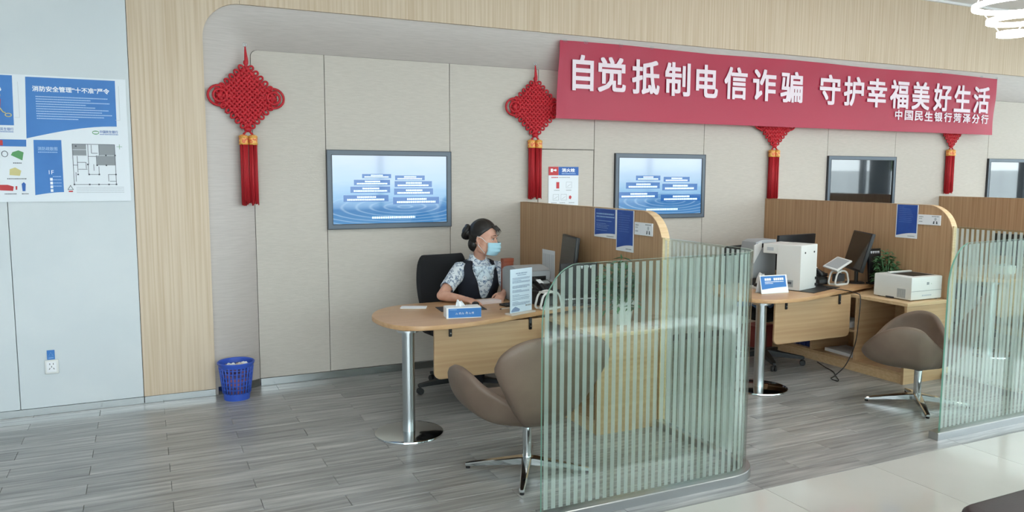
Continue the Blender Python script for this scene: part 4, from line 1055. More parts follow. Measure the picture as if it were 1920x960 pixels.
# phone on a black box
t = thing('telephone_riser', 'small black box under the desk telephone', 'box', (2.715, 5.14, ZT), .1)
MB().box((-.07, -.085, 0), (.075, .085, .085), .006, 2).build('body', M_black, t)
MB().box((-.06, -.088, .03), (.065, -.084, .06)).build('front_slot', M_dkgrey, t, smooth=False)
def phone(loc, rz, label):
    t = thing('telephone', label, 'telephone', loc, rz)
    MB().prism([(-.09, -.08), (.09, -.08), (.09, .09), (-.09, .09)], 0, .03, .006).build('base', M_black, t)
    tp = Matrix.Translation((0, 0, .045)) @ Matrix.Rotation(.42, 4, 'X')
    MB().box((-.085, -.085, -.012), (.085, .085, .014), .006, 2).xf(tp).build('sloped_top', M_black, t)
    hs = MB(); hs.tube([(-.055, -.08, .025), (-.055, -.04, .04), (-.055, .04, .04), (-.055, .08, .025)], [.02, .015, .015, .02], 10, round_ends=True); hs.xf(tp); hs.build('handset', M_black, t)
    MB().box((.0, .025, .013), (.07, .065, .018), .002, 1).xf(tp).build('display', M_greyplastic, t, smooth=False)
    for a in range(3):
        for b in range(4): MB().box((.0 + a * .024, -.065 + b * .02, .013), (.016 + a * .024, -.052 + b * .02, .018)).xf(tp).build('key', M_dkgrey, t, smooth=False)
    MB().box((-.075, -.02, .052), (-.035, .03, .056)).xf(tp).build('number_label', M_paper, t, smooth=False)
phone((2.72, 5.14, ZT + .0855), .15, 'black telephone with a white label beside the left partition')
# ring shaped id reader: tilted top plate over a D-shaped foot
def reader(loc, rz, label, plate=True):
    t = thing('card_reader', label, 'card reader', loc, rz)
    D = [(-.075, 0), (.085, 0), (.085, .07), (.06, .115), (.0, .128), (-.055, .11), (-.078, .06)]
    Dp = [(p.x, p.y) for p in catmull([(*p, 0) for p in D], 5)]
    for sg in (-1, 1):
        m = MB(); m.tube([(x, sg * .034, .008 + z * .94) for x, z in Dp], .0085, 8, closed=True); m.build('side_ring', M_whiteplastic, t, ang=180)
    MB().box((-.075, -.036, 0), (.08, .036, .014), .004, 2).build('foot', M_whiteplastic, t)
    MB().box((-.05, -.03, .03), (.055, .03, .1), .008, 2).build('dark_core', M_dkgrey, t)
    MB().box((-.06, -.036, .118), (.04, .036, .130), .004, 2).build('bridge', M_whiteplastic, t)
    if plate:
        tp = Matrix.Translation((-.02, 0, .19)) @ Matrix.Rotation(-.35, 4, 'Y') @ Matrix.Rotation(.2, 4, 'X')
        MB().box((-.11, -.075, -.008), (.11, .075, .008), .006, 2).xf(tp).build('top_plate', M_whiteplastic, t)
        MB().box((-.09, -.06, .008), (.09, .06, .0095)).xf(tp).build('scan_window', M_greyplastic, t, smooth=False)
        MB().tube([(.03, 0, .125), (.0, 0, .18)], .016, 10).build('neck', M_greyplastic, t)
reader((2.655, 4.955, ZT), .12, 'pale grey ring shaped card reader beside the glass edge on the left desk', False)

def monitor(loc, rz, tilt, W, H, label, neck=.13, roll=0):
    t = thing('monitor', label, 'monitor', loc, rz)          # screen faces local -Y
    tp = Matrix.Translation((0, 0, neck)) @ Matrix.Rotation(-tilt, 4, 'X')
    MB().box((-W / 2, -.012, 0), (W / 2, .018, H), .005, 2).xf(tp).build('bezel', M_black, t)
    MB().box((-W / 2 + .012, -.0135, .02), (W / 2 - .012, -.012, H - .012)).xf(tp).build('display', M_screenoff, t, smooth=False)
    MB().box((-W * .28, .016, H * .15), (W * .28, .045, H * .7), .014, 3).xf(tp).build('back_shell', M_black, t)
    MB().box((-.025, .028, .008), (.025, .05, neck + H * .35), .006, 2).build('neck', M_black, t)
    MB().lathe([(0, 0), (.085, 0), (.085, .006), (.075, .012), (0, .014)], 32, (0, .03, 0), cap=False).build('base', M_black, t)
monitor((3.015, 5.32, ZT), -1.82, .10, .42, .33, 'black monitor seen nearly edge on above the left glass screen', .17)
def name_display(loc, rz, label, hw=.15):
    t = thing('name_display', label, 'display', loc, rz); rng = random.Random(8)
    tp = Matrix.Rotation(-.1, 4, 'X')
    MB().box((-hw, -.012, .012), (hw, .012, .32), .004, 2).xf(tp).build('panel', M_black, t)
    MB().box((-hw, -.035, 0), (hw, .035, .014), .004, 2).build('foot', M_black, t)
    d = MB(); cx_ = .045 if hw > .1 else 0
    for k in range(5): x_ = cx_ - .055 + k * .024; dashes(d, x_, x_ + .016, .292, .012, -.0135, rng, 1.2, 1.6); d.rect(x_ + .003, .276, x_ + .012, .286, -.0135)
    d.xf(tp); d.build('white_heading', M_print_white, t, smooth=False)
    d = MB(); dashes(d, -hw + .02, hw - .02, .05, .01, -.0135, rng, .7, 1.0, .5); d.xf(tp); d.build('white_footer', M_print_white, t, smooth=False)
name_display((2.945, 4.99, ZT), -.12, 'black upright display with white characters seen through the front glass')

def leafy(parent, h, r, n, seed, lw=.02, ll=.1, xmax=9):
    rng = random.Random(seed)
    me = None
    m = MB(); m.poly([(0, 0, 0), (lw * .5, ll * .35, .006), (0, ll, -.012), (-lw * .5, ll * .35, .006)])
    lf = None; stm = MB()
    for k in range(n):
        a = rng.uniform(0, 2 * PI); rr = r * math.sqrt(rng.random()); z = h * rng.uniform(.35, 1) * (1 - .35 * (rr / r) ** 2)
        p = Vector((rr * math.cos(a) * .75, rr * math.sin(a) * .75, z)); a = a if p.x < xmax else PI; p.x = min(p.x, xmax)
        if k % 6 == 0: stm.tube([(p.x * .1, p.y * .1, 0), (p.x * .5, p.y * .5, z * .6), tuple(p)], .0028, 5)
        if lf is None: lf = m.build('leaf', M_leaf, parent, ang=180); o = lf
        else: o = lf.copy(); COL.objects.link(o)
        o.location = p; o.rotation_euler = (rng.uniform(-.5, .9), rng.uniform(-.5, .5), a - PI / 2 + rng.uniform(-.6, .6)); s_ = rng.uniform(.6, 1.15); o.scale = (s_, s_, s_)
    stm.build('stems', M_leaf, parent, ang=180)
t = thing('potted_plant', 'green plant in a white pot on the cabinet behind the front glass', 'plant', (2.99, 4.475, .68))
MB().lathe([(0, 0), (.05, 0), (.056, .01), (.078, .15), (.078, .165), (.070, .165), (.066, .14), (0, .14)], 28, cap=False).build('pot', M_pot, t)
so = MB().lathe([(0, .14), (.066, .14), (.06, .146), (0, .148)], 20, cap=False).build('soil', M_soil, t)
st = bpy.data.objects.new('foliage', None)
bpy.data.objects.remove(st)
leafy_root = MB().ball((0, 0, .145), (.03, .03, .012), sub=2).build('crown', M_leaf, t)
leafy_root.location = (0, 0, 0)
fo = MB().tube([(0, 0, .14), (.004, 0, .3)], .006, 6).build('foliage', M_leaf, t)
fo.location = (0, 0, 0)
leafy(fo, .48, .2, 240, 3, .032, .10, .03)

# ------------------------------------------------------------------ things on the middle desk
paper_stack((5.22, 4.93, ZT), .31, .50, .34, .005, 'black mat under the white cube machine on the middle desk', M_black, 'desk_mat', 'mat')
t = thing('card_stand', 'blue and white tented card stand at the left of the middle desk', 'sign', (4.745, 4.875, ZT), -.1); rng = random.Random(6)
tp = Matrix.Rotation(-.25, 4, 'X')
MB().box((-.137, -.001, 0), (.137, .001, .152)).xf(Matrix.Translation((0, -.045, 0)) @ tp).build('front_sheet', M_paper, t, smooth=False)
MB().box((-.137, -.001, 0), (.137, .001, .152)).xf(Matrix.Translation((0, .035, 0)) @ Matrix.Rotation(.25, 4, 'X')).build('back_sheet', M_paper, t, smooth=False)
MB().box((-.14, -.05, 0), (.14, .04, .004)).build('foot', M_acryl, t, smooth=False)
f = MB().poly([(-.128, -.0016, .034)] + [(-.128 + .25 * q / 8, -.0016, .034 + .016 * math.sin(q / 8 * PI / 2)) for q in range(1, 9)] + [(.122, -.0016, .145), (-.128, -.0016, .145)]).xf(Matrix.Translation((0, -.045, 0)) @ tp).build('blue_field', M_poster_blue, t, smooth=False)
d = MB(); dashes(d, -.09, -.02, .118, .02, -.0022, rng, .8, 1, .15); dashes(d, .0, .1, .118, .02, -.0022, rng, .8, 1, .15); dashes(d, -.09, .1, .096, .006, -.0022, rng); dashes(d, -.09, -.01, .084, .005, -.0022, rng)
d.xf(Matrix.Translation((0, -.045, 0)) @ tp); d.build('printed_text', M_print_white, f, smooth=False)
# white gamma-shaped machine
t = thing('cheque_machine', 'large white gamma shaped counter machine on the middle desk', 'machine', (4.995, 4.812, ZT + .005), .314)
H = .385
MB().prism([(0, 0), (.30, 0), (.30, .215), (0, .215)], 0.0, H, .006).build('column', M_whiteplastic, t)
MB().prism([(0.0, .205), (.30, .205), (.30, .345), (0, .345)], H - .085, H - .001, .006).build('arm', M_whiteplastic, t)
MB().box((-.002, .06, .025), (.0, .16, .085)).build('rating_label', M_greyplastic, t, smooth=False)
d = MB(); d.box((-.004, .075, .05), (-.002, .125, .07)); d.build('label_print', M_print_dark, t, smooth=False)
MB().box((-.002, .25, H - .06), (0, .31, H - .03)).build('badge', M_print_lgrey, t, smooth=False)
for x_ in (.075, .24): MB().lathe([(.008, 0), (.008, .004)], 10).xf(Matrix.Translation((x_, -.001, H - .065)) @ Matrix.Rotation(PI / 2, 4, 'X')).build('screw', M_black, t)
for z_ in (.02, .075): 
    MB().box((.275, -.022, z_), (.299, .001, z_ + .024), .003, 2).build('plug', M_black, t)
MB().box((.0, .215, 0), (.30, .34, .02), .004, 2).build('base_tray', M_black, t)
MB().box((.002, .214, .10), (.298, .218, H - .09)).build('inner_face', M_black, t, smooth=False)
# grey machine at the left back
t = thing('card_issuer', 'grey card machine with sloping side at the back left of the middle desk', 'machine', (5.02, 5.345, ZT), .0)
MB().prismY([(-.13, 0), (.13, 0), (.13, .405), (-.05, .405), (-.11, .385), (-.13, .30)], -.09, .09, .006).build('body', M_greyplastic, t)
MB().prismY([(-.11, .31), (-.02, .345), (-.02, .375), (-.10, .375)], -.096, -.088).build('dark_window', M_black, t, smooth=False)
MB().prismY([(-.135, .20), (-.05, .33), (-.05, .39), (-.135, .36)], -.098, -.089).build('light_fascia', M_whiteplastic, t, smooth=False)
MB().box((-.16, -.15, .0), (-.05, -.085, .07), .008, 2).build('card_tray', M_black, t)
t = thing('tape_dispenser', 'small white and black desk gadget left of the white cube machine', 'gadget', (4.80, 5.10, ZT))
MB().tube([(0, 0, .02), (.015, .01, .08), (.045, .02, .125), (.075, .02, .115), (.07, .01, .08)], [.022, .017, .014, .015, .016], 10, round_ends=True).build('hook', M_whiteplastic, t)
MB().box((-.06, -.04, 0), (.085, .06, .022), .006, 2).build('base', M_whiteplastic, t)
MB().box((-.05, -.055, .022), (.03, .0, .05), .006, 2).build('black_block', M_black, t)
monitor((5.475, 5.36, ZT), .12 + PI, .06, .52, .32, 'black monitor showing its back behind the white cube machine', .115)
monitor((5.85, 5.02, ZT), -2.1, .26, .47, .36, 'black monitor leaning back in front of the middle partition', .12)
name_display((6.0, 4.89, ZT), 0, 'black upright display with white characters left of the printer', .078)
reader((5.635, 4.98, ZT), .1, 'white ring shaped card reader with tilted plate on the middle desk')
t = thing('telephone_riser', 'black box under the telephone right of the white cube machine', 'box', (5.47, 5.10, ZT), .2)
MB().box((-.085, -.085, 0), (.08, .085, .07), .006, 2).build('body', M_black, t); MB().box((-.06, -.088, .02), (.06, -.084, .05)).build('front_slot', M_dkgrey, t, smooth=False)
phone((5.47, 5.10, ZT + .0705), .3, 'black telephone right of the white cube machine')
t = thing('printer', 'white laser printer on the low cabinet by the middle partition', 'printer', (5.70, 4.29, .68)); W, D, H = .375, .36, .2
MB().prism([(0, 0), (W, 0), (W, D), (0, D)], .006, H, .010).build('body', M_whiteplastic, t)
for a in (.03, W - .03):
    for b in (.03, D - .03): MB().lathe([(.012, 0), (.012, .008)], 12, (a, b, 0)).build('foot', M_black, t)
tr = MB(); tr.prism([(.08, .05), (W - .03, .05), (W - .03, .27), (.08, .27)], H - .002, H + .0012, 0); tr.build('output_tray', M_black, t, smooth=False)
MB().box((.075, .27, H), (W - .02, .30, H + .014), .005, 2).build('tray_lip', M_whiteplastic, t)
MB().box((.004, -.002, .080), (W - .004, .0005, .083)).build('drawer_joint', M_print_grey, t, smooth=False)
MB().box((W * .36, -.003, .036), (W * .66, .0005, .048), .001, 1).build('drawer_handle', M_print_lgrey, t, smooth=False)
MB().box((W * .50, -.002, .13), (W * .57, .0005, .152)).build('front_badge', M_print_grey, t, smooth=False)
MB().box((W * .64, -.002, .135), (W * .655, .0005, .139)).build('status_light', M_print_green, t, smooth=False)
g = MB()
for k in range(9): g.box((-.002, .055 + k * .009, .02), (.0005, .059 + k * .009, .095))
g.build('vent_slots', M_print_grey, t, smooth=False)
MB().box((-.002, .16, .006), (.0005, .24, .018)).build('grip_recess', M_dkgrey, t, smooth=False)
t = thing('potted_plant', 'small green plant standing behind the white printer', 'plant', (5.975, 4.745, .68))
MB().lathe([(0, 0), (.038, 0), (.05, .09), (.05, .1), (.044, .1), (.042, .085), (0, .085)], 24, cap=False).build('pot', M_pot, t)
fo = MB().tube([(0, 0, .08), (.003, 0, .2)], .005, 6).build('foliage', M_leaf, t)
leafy(fo, .38, .14, 230, 5, .024, .06, .045)
# hanging cable
t = thing('power_cable', 'black power cable hanging from the middle desk to the floor', 'cable', (0, 0, 0))
pts = catmull([(5.33, 4.83, .745), (5.36, 4.70, .745), (5.37, 4.55, .735), (5.36, 4.50, .70), (5.35, 4.50, .5), (5.345, 4.52, .3), (5.32, 4.58, .12), (5.27, 4.64, .02), (5.20, 4.62, .006), (5.18, 4.54, .006), (5.22, 4.56, .006), (5.30, 4.66, .006), (5.40, 4.78, .006), (5.46, 4.92, .006), (5.50, 5.05, .02)], 6, False)
MB().tube(pts, .0042, 7, round_ends=True).build('cord', M_black, t, ang=180)
# jacket on the empty chair
m = MB(); rg = []; rng = random.Random(12)
for k in range(10):
    u = k / 9; rg.append([(-.17 + .3 * q / 14 + .02 * math.sin(u * 5), -.15 + .25 * u, .535 + .06 * math.sin(q / 14 * PI) * math.sin(u * PI) + .014 * math.sin(q * 1.3 + u * 6)) for q in range(15)])
m.rings(rg, closed=False); o = m.build('folded_jacket', M_bluecloth, None, (5.0, 5.30, .02), ang=180); o.modifiers.new('thickness', 'SOLIDIFY').thickness = .008
tag(o, 'pale blue jacket folded on the empty office chair', 'clothing')
# cabinet contents
cx = 5.59
paper_stack((cx + .16, 4.98, .365), .05, .24, .30, .05, 'paper stack on the upper shelf of the cabinet beside the cable')
paper_stack((cx + .2, 4.96, .097), -.06, .26, .32, .03, 'thin paper stack on the cabinet floor behind the cable')
paper_stack((cx + .24, 4.42, .097), .1, .22, .20, .09, 'white paper box at the bottom of the cubby below the printer')
paper_stack((cx + .20, 4.40, .187), .35, .2, .16, .02, 'loose papers on the white box in the cubby below the printer')
for k in range(4):
    t = thing('binder', 'dark blue binder at the bottom of the cabinet, number %s from the near side' % ('one', 'two', 'three', 'four')[k] if False else ['nearest dark blue binder in the far cubby', 'second dark blue binder from the near side in the far cubby', 'third dark blue binder from the near side in the far cubby', 'farthest dark blue binder in the far cubby'][k], 'binder', (cx + .05, 5.27 + k * .066, .098), 0, 'blue binders in the far cubby')
    MB().box((0, 0, 0), (.25, .055, .235), .003, 1).build('cover', M_binder, t, smooth=False)
    MB().box((-.001, .012, .13), (.0, .043, .2)).build('spine_label', M_paper, t, smooth=False)
t = thing('red_box', 'dark red box on the floor behind the middle desk', 'box', (5.40, 5.72, 0), .1)
MB().box((-.12, -.09, 0), (.12, .09, .26), .004, 1).build('carton', mat('dark_red_card', '#7A2F2A', .6), t); MB().box((-.123, -.093, .2), (.123, .093, .262), .004, 1).build('lid', mat('dark_red_card', '#7A2F2A', .6), t)
monitor((8.45, 5.15, ZT), -1.3, .2, .44, .24, 'black monitor of the far bay, seen through the right glass', .12)
t = thing('form_box', 'white plastic form box on the far bay desk seen through the right glass', 'box', (7.82, 4.86, ZT), .1)
MB().box((-.09, -.07, 0), (.09, .07, .085), .008, 2).build('body', M_whiteplastic, t); MB().box((-.07, -.05, .085), (.07, .05, .09)).build('slot', M_greyplastic, t, smooth=False)

# ------------------------------------------------------------------ waste bin
t = thing('waste_bin', 'blue plastic lattice waste bin with paper rubbish by the wall', 'bin', (.588, 6.135, 0))
RB, RT, HB = .094, .128, .285
rad = lambda z: RB + (RT - RB) * z / HB
MB().lathe([(0, .0), (RB, 0), (rad(.055), .055), (rad(.055) - .004, .055), (RB - .004, .006), (0, .006)], 40, cap=False).build('solid_base', M_bluebin, t)
MB().lathe([(rad(.255), .252), (rad(.262) + .001, .262), (RT + .008, .278), (RT + .009, .288), (RT + .003, .292), (RT - .005, .285), (rad(.252) - .004, .252)], 40, cap=False).rings([[(rad(.252) * math.cos(2 * PI * i / 40) + 0, rad(.252) * math.sin(2 * PI * i / 40), .252) for i in range(40)], [((rad(.252) - .004) * math.cos(2 * PI * i / 40), (rad(.252) - .004) * math.sin(2 * PI * i / 40), .252) for i in range(40)]], True, False, False).build('rim', M_bluebin, t)
m = MB()
NB = 26
for k in range(NB):
    a = 2 * PI * k / NB; pts = [((rad(z) - .002) * math.cos(a + .35 * (z - .05)), (rad(z) - .002) * math.sin(a + .35 * (z - .05)), z) for z in (.05, .12, .19, .256)]
    m.tube(pts, .006, 6)
for z in (.085, .115, .146, .178, .211, .238):
    m.tube([((rad(z) - .002) * math.cos(2 * PI * i / 40), (rad(z) - .002) * math.sin(2 * PI * i / 40), z) for i in range(40)], .0042, 6, closed=True)
m.build('lattice_wall', M_bluebin, t, ang=180)
lin_ = MB().lathe([(.07, .01), (.085, .1), (.098, .2), (.0, .215)], 24, cap=False)
for v in lin_.bm.verts:
    v.co *= 1 + .04 * math.sin(v.co.x * 90) * math.cos(v.co.y * 70)
lin_.build('rubbish_bag', mat('mixed_rubbish', '#5C4F7C', .7, mix=('#A86C85', (14, 14, 14), .45, .55)), t, ang=180)
for k, (a, r, z, mm, s_) in enumerate(((.3, .05, .235, M_paper, .035), (2.4, .045, .232, M_paper, .03), (4.2, .05, .225, mat('pink_paper', '#C98A93', .7), .034), (5.4, .04, .24, M_cream, .028))):
    o = MB().ball((r * math.cos(a), r * math.sin(a), z + .02), (s_ * 1.3, s_, s_ * .7), sub=2)
    rng = random.Random(k)
    for v in o.bm.verts: v.co += Vector((rng.uniform(-1, 1), rng.uniform(-1, 1), rng.uniform(-1, 1))) * s_ * .22
    o.build('crumpled_paper', mm, t, smooth=False)

# ------------------------------------------------------------------ the clerk
def evaluated_mesh(mb, voxel, smooth_it=3, fac=.5):
    me = bpy.data.meshes.new('tmp'); mb.bm.to_mesh(me); mb.bm.free()
    o = bpy.data.objects.new('tmp', me); COL.objects.link(o)
    r = o.modifiers.new('r', 'REMESH'); r.mode = 'VOXEL'; r.voxel_size = voxel; r.use_smooth_shade = True
    s = o.modifiers.new('s', 'SMOOTH'); s.iterations = smooth_it; s.factor = fac
    bpy.context.view_layer.update()
    out = bpy.data.meshes.new_from_object(o.evaluated_get(bpy.context.evaluated_depsgraph_get()))
    bpy.data.objects.remove(o); bpy.data.meshes.remove(me); return out
def make_clerk():
    base = Vector((2.40, 5.70, 0))
    t = thing('person', 'seated person in navy vest, floral blouse and pale blue face mask behind the left desk', 'person', base)
    V = lambda x, y_, z: Vector((x, y_, z)) - base
    F = Vector((.04, -1.0, 0)).normalized(); S = Vector((F.y, -F.x, 0))      # facing; S = toward the person's right (image left)
    Fb = F
    # torso sections: centre, half width, half depth, z, lean offset forward
    SEC = [(.50, .165, .115, .0), (.56, .160, .115, .01), (.63, .140, .100, .02), (.70, .132, .095, .025), (.77, .142, .103, .035), (.84, .158, .118, .045), (.90, .168, .112, .045), (.95, .172, .098, .040), (.985, .160, .080, .035), (1.01, .118, .066, .032), (1.03, .075, .058, .032)]
    C0 = Vector((2.432, 5.785, 0))
    def cen(z, lean): c = C0 + Fb * lean; return Vector((c.x, c.y, z)) - base
    def ring(z, rx, ry, lean, n=28, off=0.0, drop=0.0):
        c = cen(z, lean); out = []
        for q in range(n):
            a = 2 * PI * q / n      # angle 0 = front
            ca, sa = math.cos(a), math.sin(a)
            out.append(c + Fb * ((ry + off) * (abs(ca) ** .9) * (1 if ca > 0 else -1)) + S * ((rx + off) * (abs(sa) ** .85) * (1 if sa > 0 else -1)))
        return out
    body = MB()
    body.rings([ring(z, rx, ry, l) for z, rx, ry, l in SEC])
    # neck and head
    HF = Vector((.70, -.71, -.10)).normalized(); HR0 = Vector((HF.y, -HF.x, 0)).normalized(); HU = HR0.cross(HF).normalized(); HU = -HU if HU.z < 0 else HU
    HR = HR0       # person's right
    HC = V(2.447, 5.655, 1.204); HS = 1.1
    hx = lambda r, f, u: HC + (HR * r + HF * f + HU * u) * HS
    AX = Matrix((HR, HF, HU)).transposed()
    body.tube([V(2.437, 5.755, .97), V(2.440, 5.735, 1.04), tuple(hx(0, -.025, -.075))], [.062, .05, .052], 16, round_ends=True)
    body.ball(hx(0, -.012, .03), tuple(HS * q for q in (.076, .097, .098)), AX, 4)            # cranium
    body.ball(hx(0, .028, -.025), tuple(HS * q for q in (.064, .066, .085)), AX, 4)           # face
    body.ball(hx(0, .040, -.085), tuple(HS * q for q in (.043, .046, .038)), AX, 3)           # chin and jaw
    body.ball(hx(.036, .012, -.06), tuple(HS * q for q in (.028, .05, .045)), AX, 3); body.ball(hx(-.036, .012, -.06), tuple(HS * q for q in (.028, .05, .045)), AX, 3)
    body.ball(hx(.03, .074, -.028), tuple(HS * q for q in (.024, .018, .022)), AX, 2); body.ball(hx(-.03, .074, -.028), tuple(HS * q for q in (.024, .018, .022)), AX, 2)     # cheeks
    body.tube([tuple(hx(0, .086, .012)), tuple(hx(0, .1, -.02)), tuple(hx(0, .106, -.036))], [.009, .011, .013], 10, round_ends=True)     # nose
    body.tube([tuple(hx(-.014, .095, -.072)), tuple(hx(0, .1, -.072)), tuple(hx(.014, .095, -.072))], .008, 8, round_ends=True)
    body.tube([tuple(hx(-.044, .08, .028)), tuple(hx(0, .092, .03)), tuple(hx(.044, .08, .028))], .008, 8, round_ends=True)   # brow ridge
    for sg in (-1, 1):                                                                                                  # ears
        body.tube([tuple(hx(sg * .074, -.004, .018)), tuple(hx(sg * .082, -.018, .012)), tuple(hx(sg * .083, -.02, -.012)), tuple(hx(sg * .075, -.006, -.036))], [.010, .011, .010, .008], 8, round_ends=True)
    # arms: right arm (image left) rests on the desk, left arm reaches forward
    shR, elR, wrR = V(2.285, 5.755, .955), V(2.048, 5.56, .785), V(2.165, 5.395, .775)
    shL, elL, wrL = V(2.585, 5.715, .955), V(2.655, 5.615, .80), V(2.535, 5.475, .785)
    body.tube([tuple(shR), tuple(shR.lerp(elR, .5)), tuple(elR.lerp(shR, .06))], [.052, .046, .039], 14, round_ends=True)
    body.tube([tuple(elR), tuple(elR.lerp(wrR, .35)), tuple(elR.lerp(wrR, .75)), tuple(wrR)], [.039, .037, .029, .024], 14, round_ends=True)
    body.tube([tuple(shL), tuple(shL.lerp(elL, .5)), tuple(elL.lerp(shL, .06))], [.052, .046, .039], 14, round_ends=True)
    body.tube([tuple(elL), tuple(elL.lerp(wrL, .35)), tuple(elL.lerp(wrL, .75)), tuple(wrL)], [.039, .036, .028, .023], 14, round_ends=True)
    def hand(w, d, palm_n, thumb_side, curl, lens=(.075, .083, .078, .062)):
        """w wrist, d pointing direction, palm_n = back-of-hand direction"""
        d = d.normalized(); n_ = (palm_n - d * palm_n.dot(d)).normalized(); s = d.cross(n_).normalized() * thumb_side     # s toward the thumb side
        k = w + d * .085
        body.tube([tuple(w), tuple(w + d * .03), tuple(w + d * .06), tuple(k - d * .004)], [.022, .024, .023, .020], 12, round_ends=True)
        for off in (-.022, -.008, .008, .022):
            body.tube([tuple(w + d * .02 + s * off * .7), tuple(k + s * off)], [.013, .0115], 8, round_ends=True)
        for i, (off, ln) in enumerate(zip((.029, .0098, -.0098, -.028), lens)):
            r0 = .0098 if i < 3 else .0085
            p0 = k + s * off * .98; fan = (d + s * off * 4.2).normalized()
            a1, a2, a3 = curl * .45, curl * 1.15, curl * 1.5
            p1 = p0 + (fan * math.cos(a1) - n_ * math.sin(a1)) * ln * .45
            p2 = p1 + (fan * math.cos(a2) - n_ * math.sin(a2)) * ln * .32
            p3 = p2 + (fan * math.cos(a3) - n_ * math.sin(a3)) * ln * .24
            body.tube([tuple(p0 - d * .012), tuple(p0), tuple(p1), tuple(p2), tuple(p3)], [r0, r0, r0 * .95, r0 * .88, r0 * .75], 9, round_ends=True)
        b = w + d * .028 + s * .02
        q1 = b + (d * .55 + s * .75 - n_ * .25).normalized() * .036; q2 = q1 + (d * .9 + s * .3 - n_ * .25).normalized() * .03; q3 = q2 + (d * .97 + s * .05 - n_ * .25).normalized() * .022
        body.tube([tuple(b), tuple(q1), tuple(q2), tuple(q3)], [.014, .0115, .0105, .0085], 9, round_ends=True)
    UP = Vector((0, 0, 1))
    hand(wrR, Vector((.42, -.9, -.10)), Vector((-.15, -.05, 1)), -1, .42)
    hand(wrL, Vector((-.62, -.72, -.22)), Vector((.25, -.2, 1)), 1, .5)
    # legs under the desk
    for sg, kn, an in ((1, V(2.30, 5.33, .50), V(2.27, 5.40, .10)), (-1, V(2.50, 5.30, .50), V(2.52, 5.38, .10))):
        hp = cen(.53, 0) + S * .085 * sg
        body.tube([tuple(hp), tuple(hp.lerp(kn, .55)), tuple(kn)], [.082, .07, .052], 14, round_ends=True)
        body.tube([tuple(kn), tuple(kn.lerp(an, .35)), tuple(an)], [.051, .048, .034], 14, round_ends=True)
        body.tube([tuple(an + Vector((0, .02, -.05))), tuple(an + Vector((0, -.06, -.062))), tuple(an + Vector((0, -.13, -.068)))], [.032, .030, .024], 12, round_ends=True)
    me = evaluated_mesh(body, .0048, 3, .5)
    link('body', me, M_skin, t, ang=180)
    # trousers and shoes
    tr = MB(); tr.rings([ring(z, rx, ry, l, off=.012) for z, rx, ry, l in SEC[:3]])
    for sg, kn, an in ((1, V(2.30, 5.33, .50), V(2.27, 5.40, .10)), (-1, V(2.50, 5.30, .50), V(2.52, 5.38, .10))):
        hp = cen(.53, 0) + S * .085 * sg
        tr.tube([tuple(hp), tuple(hp.lerp(kn, .55)), tuple(kn), tuple(kn + Vector((0, -.01, -.03))), tuple(kn.lerp(an, .4)), tuple(an)], [.092, .08, .064, .062, .060, .052], 14, round_ends=True)
        m = MB(); m.tube([tuple(an + Vector((0, .03, -.055))), tuple(an + Vector((0, -.06, -.062))), tuple(an + Vector((0, -.135, -.066)))], [.038, .038, .032], 12, round_ends=True)
        m.build('shoe', M_black, t, ang=180)
    link('trousers', evaluated_mesh(tr, .009, 2), M_trouser, t, ang=180)
    # blouse: torso shell, collar and sleeves
    bl = MB(); bl.rings([ring(z, rx, ry, l, off=.006) for z, rx, ry, l in SEC[1:]], cap0=False, cap1=False)
    bl.build('blouse', M_blouse, t, ang=180)
    col = MB(); cz = [(1.0, .105, .068, .034), (1.028, .074, .062, .034), (1.055, .062, .058, .030), (1.07, .060, .056, .026)]
    col.rings([ring(z, rx, ry, l, off=.004) for z, rx, ry, l in cz], cap0=False, cap1=False); o = col.build('collar', M_blouse, t, ang=180); o.modifiers.new('thickness', 'SOLIDIFY').thickness = .004
    for sh, el, fr in ((shR, elR, .74), (shL, elL, .80)):
        d = (el - sh); m = MB(); inn = (C0 - base - sh); inn.z = 0; inn = inn.normalized() * .03
        m.tube([tuple(sh + inn + Vector((0, 0, .012))), tuple(sh + Vector((0, 0, .006))), tuple(sh + d * .2), tuple(sh + d * .45), tuple(sh + d * fr * .93), tuple(sh + d * fr)], [.050, .064, .065, .061, .057, .056], 20)
        for f in [f for f in m.bm.faces if len(f.verts) > 4]: m.bm.faces.remove(f)
        for v in m.bm.verts:
            a = v.co - sh; v.co += a.normalized() * .003 * math.sin(a.length * 90 + v.co.x * 60)
        o = m.build('sleeve', M_blouse, t, ang=180); o.modifiers.new('thickness', 'SOLIDIFY').thickness = .003
    # vest with V neck and arm holes
    zs = [(.575, .158, .113, .012)]
    def sec_at(z):
        for a, b in zip(SEC, SEC[1:]):
            if a[0] <= z <= b[0]:
                k = (z - a[0]) / (b[0] - a[0]); return [a[i] + (b[i] - a[i]) * k for i in range(1, 4)]
    n = 96; ZS = [.575 + (1.022 - .575) * q / 34 for q in range(35)]
    vm = MB(); rg = []
    for z in ZS:
        rx, ry, l = sec_at(z); rg.append([vm.bm.verts.new(p) for p in ring(z, rx, ry, l, n, .0125)])
    for i in range(34):
        zc = (ZS[i] + ZS[i + 1]) / 2
        for q in range(n):
            a = (q + .5) / n * 2 * PI; a = a if a <= PI else a - 2 * PI      # 0 front, positive = person's right
            vw = .13 + max(0, (zc - .72)) * 1.5
            if abs(a) < (vw if zc > .72 else (.72 - zc) * .8): continue
            if zc > .86:
                ah = math.sqrt(max(0, 1 - ((zc - .96) / .10) ** 2)) * .62 if zc < 1.0 else .62 * math.sqrt(max(0, 1 - ((1.0 - .96) / .10) ** 2))
                if zc < 1.005 and abs(abs(a) - PI / 2) < ah * .95: continue
            vm.bm.faces.new((rg[i][q], rg[i][(q + 1) % n], rg[i + 1][(q + 1) % n], rg[i + 1][q]))
